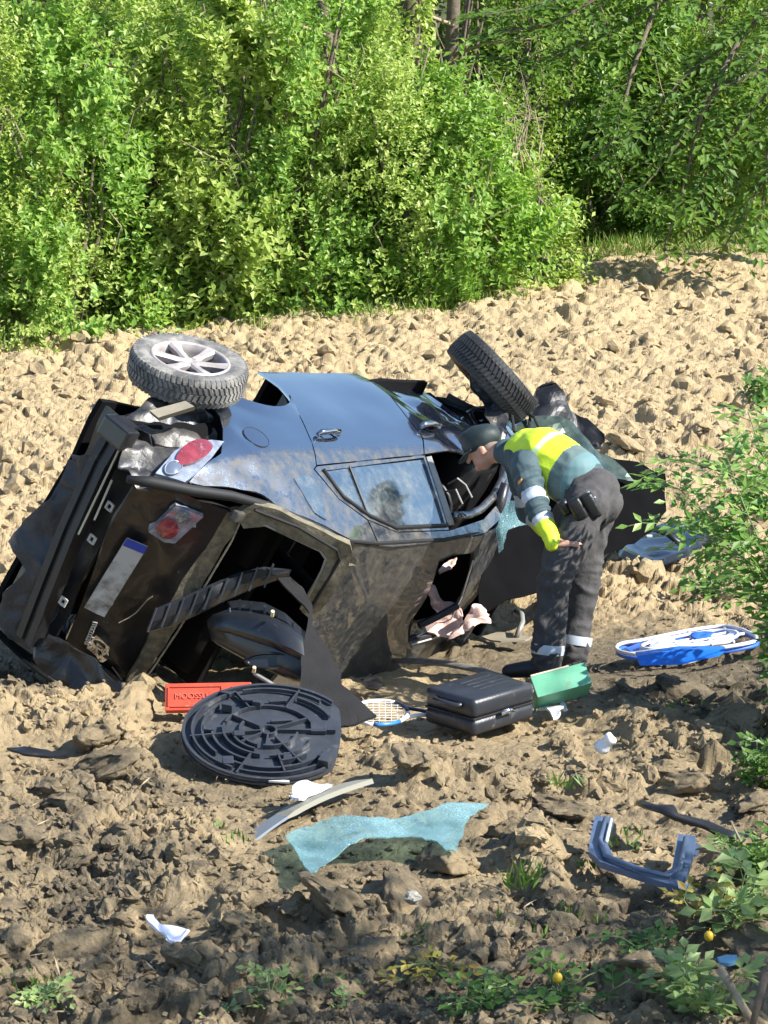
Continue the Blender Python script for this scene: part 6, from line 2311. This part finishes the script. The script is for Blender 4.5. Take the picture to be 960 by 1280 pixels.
M['greenstem'] = simple("green_stem", (0.12, 0.17, 0.05), 0.6)
el = [[(985, 800, 14.19), (945, 720, 14.23), (895, 655, 14.28), (850, 612, 14.33), (815, 598, 14.37)],
      [(985, 740, 14.08), (920, 690, 14.08), (870, 665, 14.14), (835, 655, 14.19)],
      [(1000, 700, 14.37), (960, 620, 14.37), (905, 590, 14.42), (850, 575, 14.48)],
      [(990, 660, 14.28), (950, 560, 14.37), (935, 515, 14.48)],
      [(985, 780, 13.99), (930, 745, 13.99), (885, 735, 13.99)],
      [(985, 800, 14.08), (955, 690, 14.08), (925, 620, 14.14), (905, 560, 14.23)],
      [(1000, 640, 14.48), (965, 600, 14.48), (930, 640, 14.37), (895, 700, 14.28)]]
twiggy("elder_shrub", "green elder shrub with pinnate leaves at the right edge beside the car", "shrub", gpt(1045, 900), [[gpt(1045, 900), gpt(1030, 880, .3)] + [pix(*q) for q in s] for s in el], M['leaf_elder'], 3, 3, 0.082, 0.19, 0.036, (0.009, 0.003), stemmat=M['greenstem'], wfac=0.46)

# ---- overhanging tree at the top right
tr0 = Vector((6.1, 29.0, float(zb(6.1, 29.0))))
lim = [[(1160, 60, 29.6), (1010, -30, 29.6), (900, -20, 29.5), (820, 5, 29.4), (760, 40, 29.3), (715, 64, 29.3), (670, 78, 29.2), (612, 70, 29.2)],
       [(1010, -30, 29.6), (930, 40, 29.3), (855, 95, 29.2), (810, 150, 29.2)],
       [(1120, 60, 29.6), (1000, 70, 29.2), (930, 150, 29.0), (880, 220, 28.9), (862, 290, 28.8)],
       [(900, -20, 29.5), (800, -30, 29.3), (720, -10, 29.2), (660, 10, 29.1), (600, 20, 29.1)],
       [(1060, 60, 29.4), (990, 160, 28.9), (940, 250, 28.8), (905, 310, 28.8)],
       [(820, 5, 29.4), (790, 90, 29.1), (770, 170, 29.0), (740, 200, 29.0)],
       [(1000, 70, 29.2), (900, 110, 28.9), (840, 190, 28.9), (800, 240, 28.9)],
       [(1010, -30, 29.6), (960, 60, 28.9), (920, 110, 28.8)],
       [(1000, 70, 29.2), (960, 190, 28.8), (950, 290, 28.7)],
       [(900, -20, 29.5), (760, -10, 29.1), (690, 30, 29.0), (600, 45, 29.0)],
       [(930, 40, 29.3), (880, 130, 28.9), (850, 250, 28.8), (830, 310, 28.8)]]
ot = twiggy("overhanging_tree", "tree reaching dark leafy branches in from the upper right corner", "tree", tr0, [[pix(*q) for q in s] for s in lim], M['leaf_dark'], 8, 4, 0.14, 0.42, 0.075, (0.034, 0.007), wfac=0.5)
MB().tube([tr0, tr0 + Vector((0.05, 0, 1.2)), pix(1160, 60, 29.6)], [0.16, 0.13, 0.08], 10).build("trunk", M['bark'], ot, True, True)


# ---- roadside trees on the bank beside the camera (outside the frame), they shade the foreground
def crown_tree(base, c, rx, ry, rz, nl, seed, label):
    r_ = np.random.default_rng(seed)
    o = empty("roadside_tree", base)
    tag(o, label, "tree")
    MB().tube([base, Vector(base).lerp(Vector(c), .5) + Vector((.1, 0, 0)), Vector(c)], [0.15, 0.11, 0.05], 9).build("trunk", M['bark'], o, True, True)
    K = 60
    cc_ = r_.normal(0, 1, (K, 3)); cc_ = norm(cc_) * r_.uniform(.2, 1, (K, 1)) ** .5
    cc_ = cc_ * np.array([rx, ry, rz]) + np.array(c)
    idx = r_.integers(0, K, nl)
    P = cc_[idx] + r_.normal(0, 0.24, (nl, 3))
    ax = r_.normal(0, 1, (nl, 3)); nr = r_.normal(0, 1, (nl, 3)) + np.array([0, 0, 1.2])
    ln = r_.uniform(.08, .14, nl)
    leaf_obj("crown", [leaf_arrays(P, ax, nr, ln, ln * .5)], M['leaf_mid'], o)
    for k in range(0, K, 5):
        MB().tube([Vector(c) + Vector((0, 0, -rz * .5)), Vector(c).lerp(Vector(cc_[k]), .6), Vector(cc_[k])], [0.035, 0.02, 0.006], 5).build("limb", M['bark'], o, True, True)


def shade_from(x, y, h):
    """crown centre that throws its shade on the ground at (x, y)"""
    return Vector((x + SUN_DIR.x / SUN_DIR.z * h, y + SUN_DIR.y / SUN_DIR.z * h, h))


c1 = shade_from(0.6, 9.9, 5.4)
crown_tree((c1.x + .6, c1.y - .3, 0.3), c1, 2.2, 1.0, 1.0, 2500, 1, "roadside tree beyond the lower right corner of the view")
c2 = shade_from(2.7, 13.0, 5.2)
crown_tree((c2.x + .6, c2.y - .2, 0.1), c2, 0.8, 1.2, 0.9, 1400, 2, "thin roadside tree beyond the right edge of the view")


# ---- weeds and brambles in the foreground
def weed(name, label, u, v, hgt, nst, mat, seed, leaflets=2, ll=0.05, spread_px=40, cat="plant", L=0.10, group="weeds along the near edge of the field", wfac=0.6, base_off=0.0):
    rs = random.Random(seed)
    b = gpt(u, v)
    b.z = zb(b.x, b.y) + 0.02 + base_off
    st = []
    sx = spread_px / FOC * depth_of(b)
    for k in range(nst):
        r0 = b + Vector((rs.uniform(-.5, .5) * sx, rs.uniform(-.4, .4) * sx, -0.03))
        t = r0 + Vector((rs.uniform(-1, 1) * sx * .8, rs.uniform(-.8, .5) * sx, hgt * rs.uniform(.5, 1.1)))
        st.append([r0, r0.lerp(t, .5) + Vector((0, 0, hgt * .15)), t])
    return twiggy(name, label, cat, b, st, mat, seed, leaflets, ll, L, 0.05, (0.004, 0.002), group, M['greenstem'], 0.9, 0, wfac)


weed("bramble_plant", "leafy bramble left of centre on the bottom edge of the field", 620, 1262, 0.16, 9, M['leaf_weed'], 1, 2, 0.055, 75)
weed("bramble_plant", "bramble with yellowing leaves along the bottom centre", 535, 1222, 0.10, 6, M['leaf_yellow'], 2, 2, 0.045, 60)
weed("bramble_plant", "grey green bramble at the bottom edge right of centre", 720, 1255, 0.14, 6, M['leaf_weed'], 3, 2, 0.05, 60)
weed("bramble_plant", "bramble with large pale leaves at the right edge", 925, 1165, 0.26, 6, M['leaf_pale'], 4, 2, 0.085, 45, L=0.14)
weed("bramble_plant", "bramble with yellow leaves below the window surround", 865, 1150, 0.14, 5, M['leaf_yellow'], 5, 2, 0.055, 40)
weed("leafy_weed", "dense green weeds above the large pale bramble leaves", 945, 1115, 0.30, 12, M['leaf_weed'], 6, 3, 0.05, 50)
weed("leafy_weed", "upright green weed at the right edge beside grey clods", 955, 985, 0.30, 8, M['leaf_weed'], 7, 3, 0.05, 30)
weed("leafy_weed", "bright young weed at the bottom right corner", 890, 1275, 0.26, 6, M['leaf_pale'], 8, 3, 0.07, 60, L=0.13)
weed("leafy_weed", "green weeds below the yellow bramble at lower right", 830, 1195, 0.12, 7, M['leaf_weed'], 9, 2, 0.05, 60)
weed("seedling", "pale seedling at the bottom left corner", 50, 1268, 0.14, 4, M['leaf_pale'], 10, 3, 0.045, 45)
weed("seedling", "tall pale seedling on the bottom edge left of centre", 335, 1270, 0.20, 2, M['leaf_pale'], 11, 3, 0.045, 14)
weed("seedling", "small seedling on the bottom edge beside the tall one", 275, 1280, 0.10, 3, M['leaf_pale'], 12, 2, 0.04, 30)
weed("seedling", "thin seedling on the bottom edge near a forked twig", 430, 1270, 0.12, 2, M['leaf_pale'], 13, 2, 0.045, 25)
weed("seedling", "green seedlings low on the soil left of bottom centre", 410, 1240, 0.06, 4, M['leaf_weed'], 14, 2, 0.045, 40)
weed("seedling", "tiny dark seedling on grey clods at lower left", 320, 1225, 0.06, 2, M['leaf_weed'], 15, 2, 0.035, 14)
weed("seedling", "sprig in the hollow below the glass sheet", 515, 1172, 0.05, 3, M['leaf_weed'], 16, 2, 0.035, 20)
weed("elder_sucker", "small green sprig below the elder shrub", 885, 752, 0.20, 4, M['leaf_weed'], 17, 3, 0.07, 30, "plant", 0.15)
weed("leafy_weed", "young weed at the upper right above the elder shrub", 945, 512, 0.30, 5, M['leaf_weed'], 18, 3, 0.07, 30, "plant", 0.15)
r_ = np.random.default_rng(91)
for (u, v, lab, k, hh) in ((652, 1118, "upright grass tuft below the officer on dark soil", 9, .13), (660, 1172, "low grass tuft on dark soil right of centre", 5, .06), (715, 1160, "grass tuft below the window surround's left corner", 6, .06), (790, 1062, "small grass tuft inside the window surround", 5, .07), (735, 1098, "sparse grass tuft under the window surround", 5, .06), (705, 990, "tiny grass tuft on a pale clod above the window surround", 7, .07), (855, 895, "small grass tuft near the right edge below the lounger", 4, .06), (290, 1055, "wisp of grass beside the oval panel's lower end", 4, .06), (40, 1240, "wisp of grass at the lower left", 8, .07)):
    b = gpt(u, v)
    sp = [(b.x + r_.normal(0, .05), b.y + r_.normal(0, .05), zb(b.x, b.y) + .03) for _ in range(k)]
    o = leaf_obj("grass_tuft", [blades(sp, hh * .5, hh * 1.2, 0.012, r_, 5, 0.02)], M['leaf_weed'], None)
    tag(o, lab, "grass", "grass tufts on the field", kind='stuff')
# yellow fruit among the brambles
for (u, v, lab) in ((697, 1222, "small yellow fruit in the bramble at bottom centre"), (886, 1170, "small yellow fruit in the bramble at the right edge")):
    b = MB(); ball(b, gpt(u, v, 0.13), (0.019, 0.018, 0.022), 9)
    b.tube([gpt(u, v, 0.13) + Vector((0, 0, .018)), gpt(u, v, 0.13) + Vector((.004, 0, .034))], 0.0022, 5)
    o = b.build("yellow_fruit", simple("yellow_skin", (0.62, 0.40, 0.02), 0.4), None, True); tag(o, lab, "fruit")
# sticks
for (pth, r0, lab) in (([(900, 1212, .25), (922, 1248, .18), (945, 1285, .08)], 0.018, "pale snapped stick leaning at the bottom right corner"),
                       ([(958, 1215, .3), (948, 1250, .2), (940, 1285, .1)], 0.016, "brown upright stick at the bottom right corner"),
                       ([(445, 1285, .05), (438, 1262, .10), (452, 1258, .12)], 0.008, "forked reddish twig on the bottom edge"),
                       ([(715, 1215, .03), (718, 1200, .12)], 0.006, "thin dry stalk at bottom centre"),
                       ([(865, 1062, .06), (900, 1066, .10), (945, 1060, .14)], 0.009, "dry horizontal stalk behind the yellow bramble"),
                       ([(940, 1090, .10), (925, 1050, .22), (915, 1030, .26)], 0.006, "dry bent stalk at the right edge")):
    pts = [gpt(*q) for q in pth]
    o = MB().tube(pts, [r0 * (1 - .3 * k / len(pts)) for k in range(len(pts))], 7).build("stick", M['deadwood'] if 'pale' in lab or 'dry' in lab else M['bark'], None, True)
    tag(o, lab, "stick")

# straw and root fibres on the soil
r_ = np.random.default_rng(404)
sp = np.array(field_xy(420, 560, 1290, 0.8))
zz = ground_h(sp[None, :, 0], sp[None, :, 1], False)[0] + 0.03
P = np.stack([sp[:, 0], sp[:, 1], zz], 1)
n = len(P)
ax = r_.normal(0, 1, (n, 3)); ax[:, 2] = r_.uniform(-.1, .35, n)
nr = r_.normal(0, .4, (n, 3)) + np.array([0, 0, 1.0])
M['straw'] = leafmat("straw", [(0.30, 0.23, 0.12), (0.42, 0.35, 0.22), (0.14, 0.10, 0.06)], 0.1)
o = leaf_obj("straw", [leaf_arrays(P, ax, nr, r_.uniform(.03, .12, n), r_.uniform(.004, .009, n), 0.1)], M['straw'], None)
tag(o, "loose straw and root fibres scattered over the soil", "straw", kind='stuff')
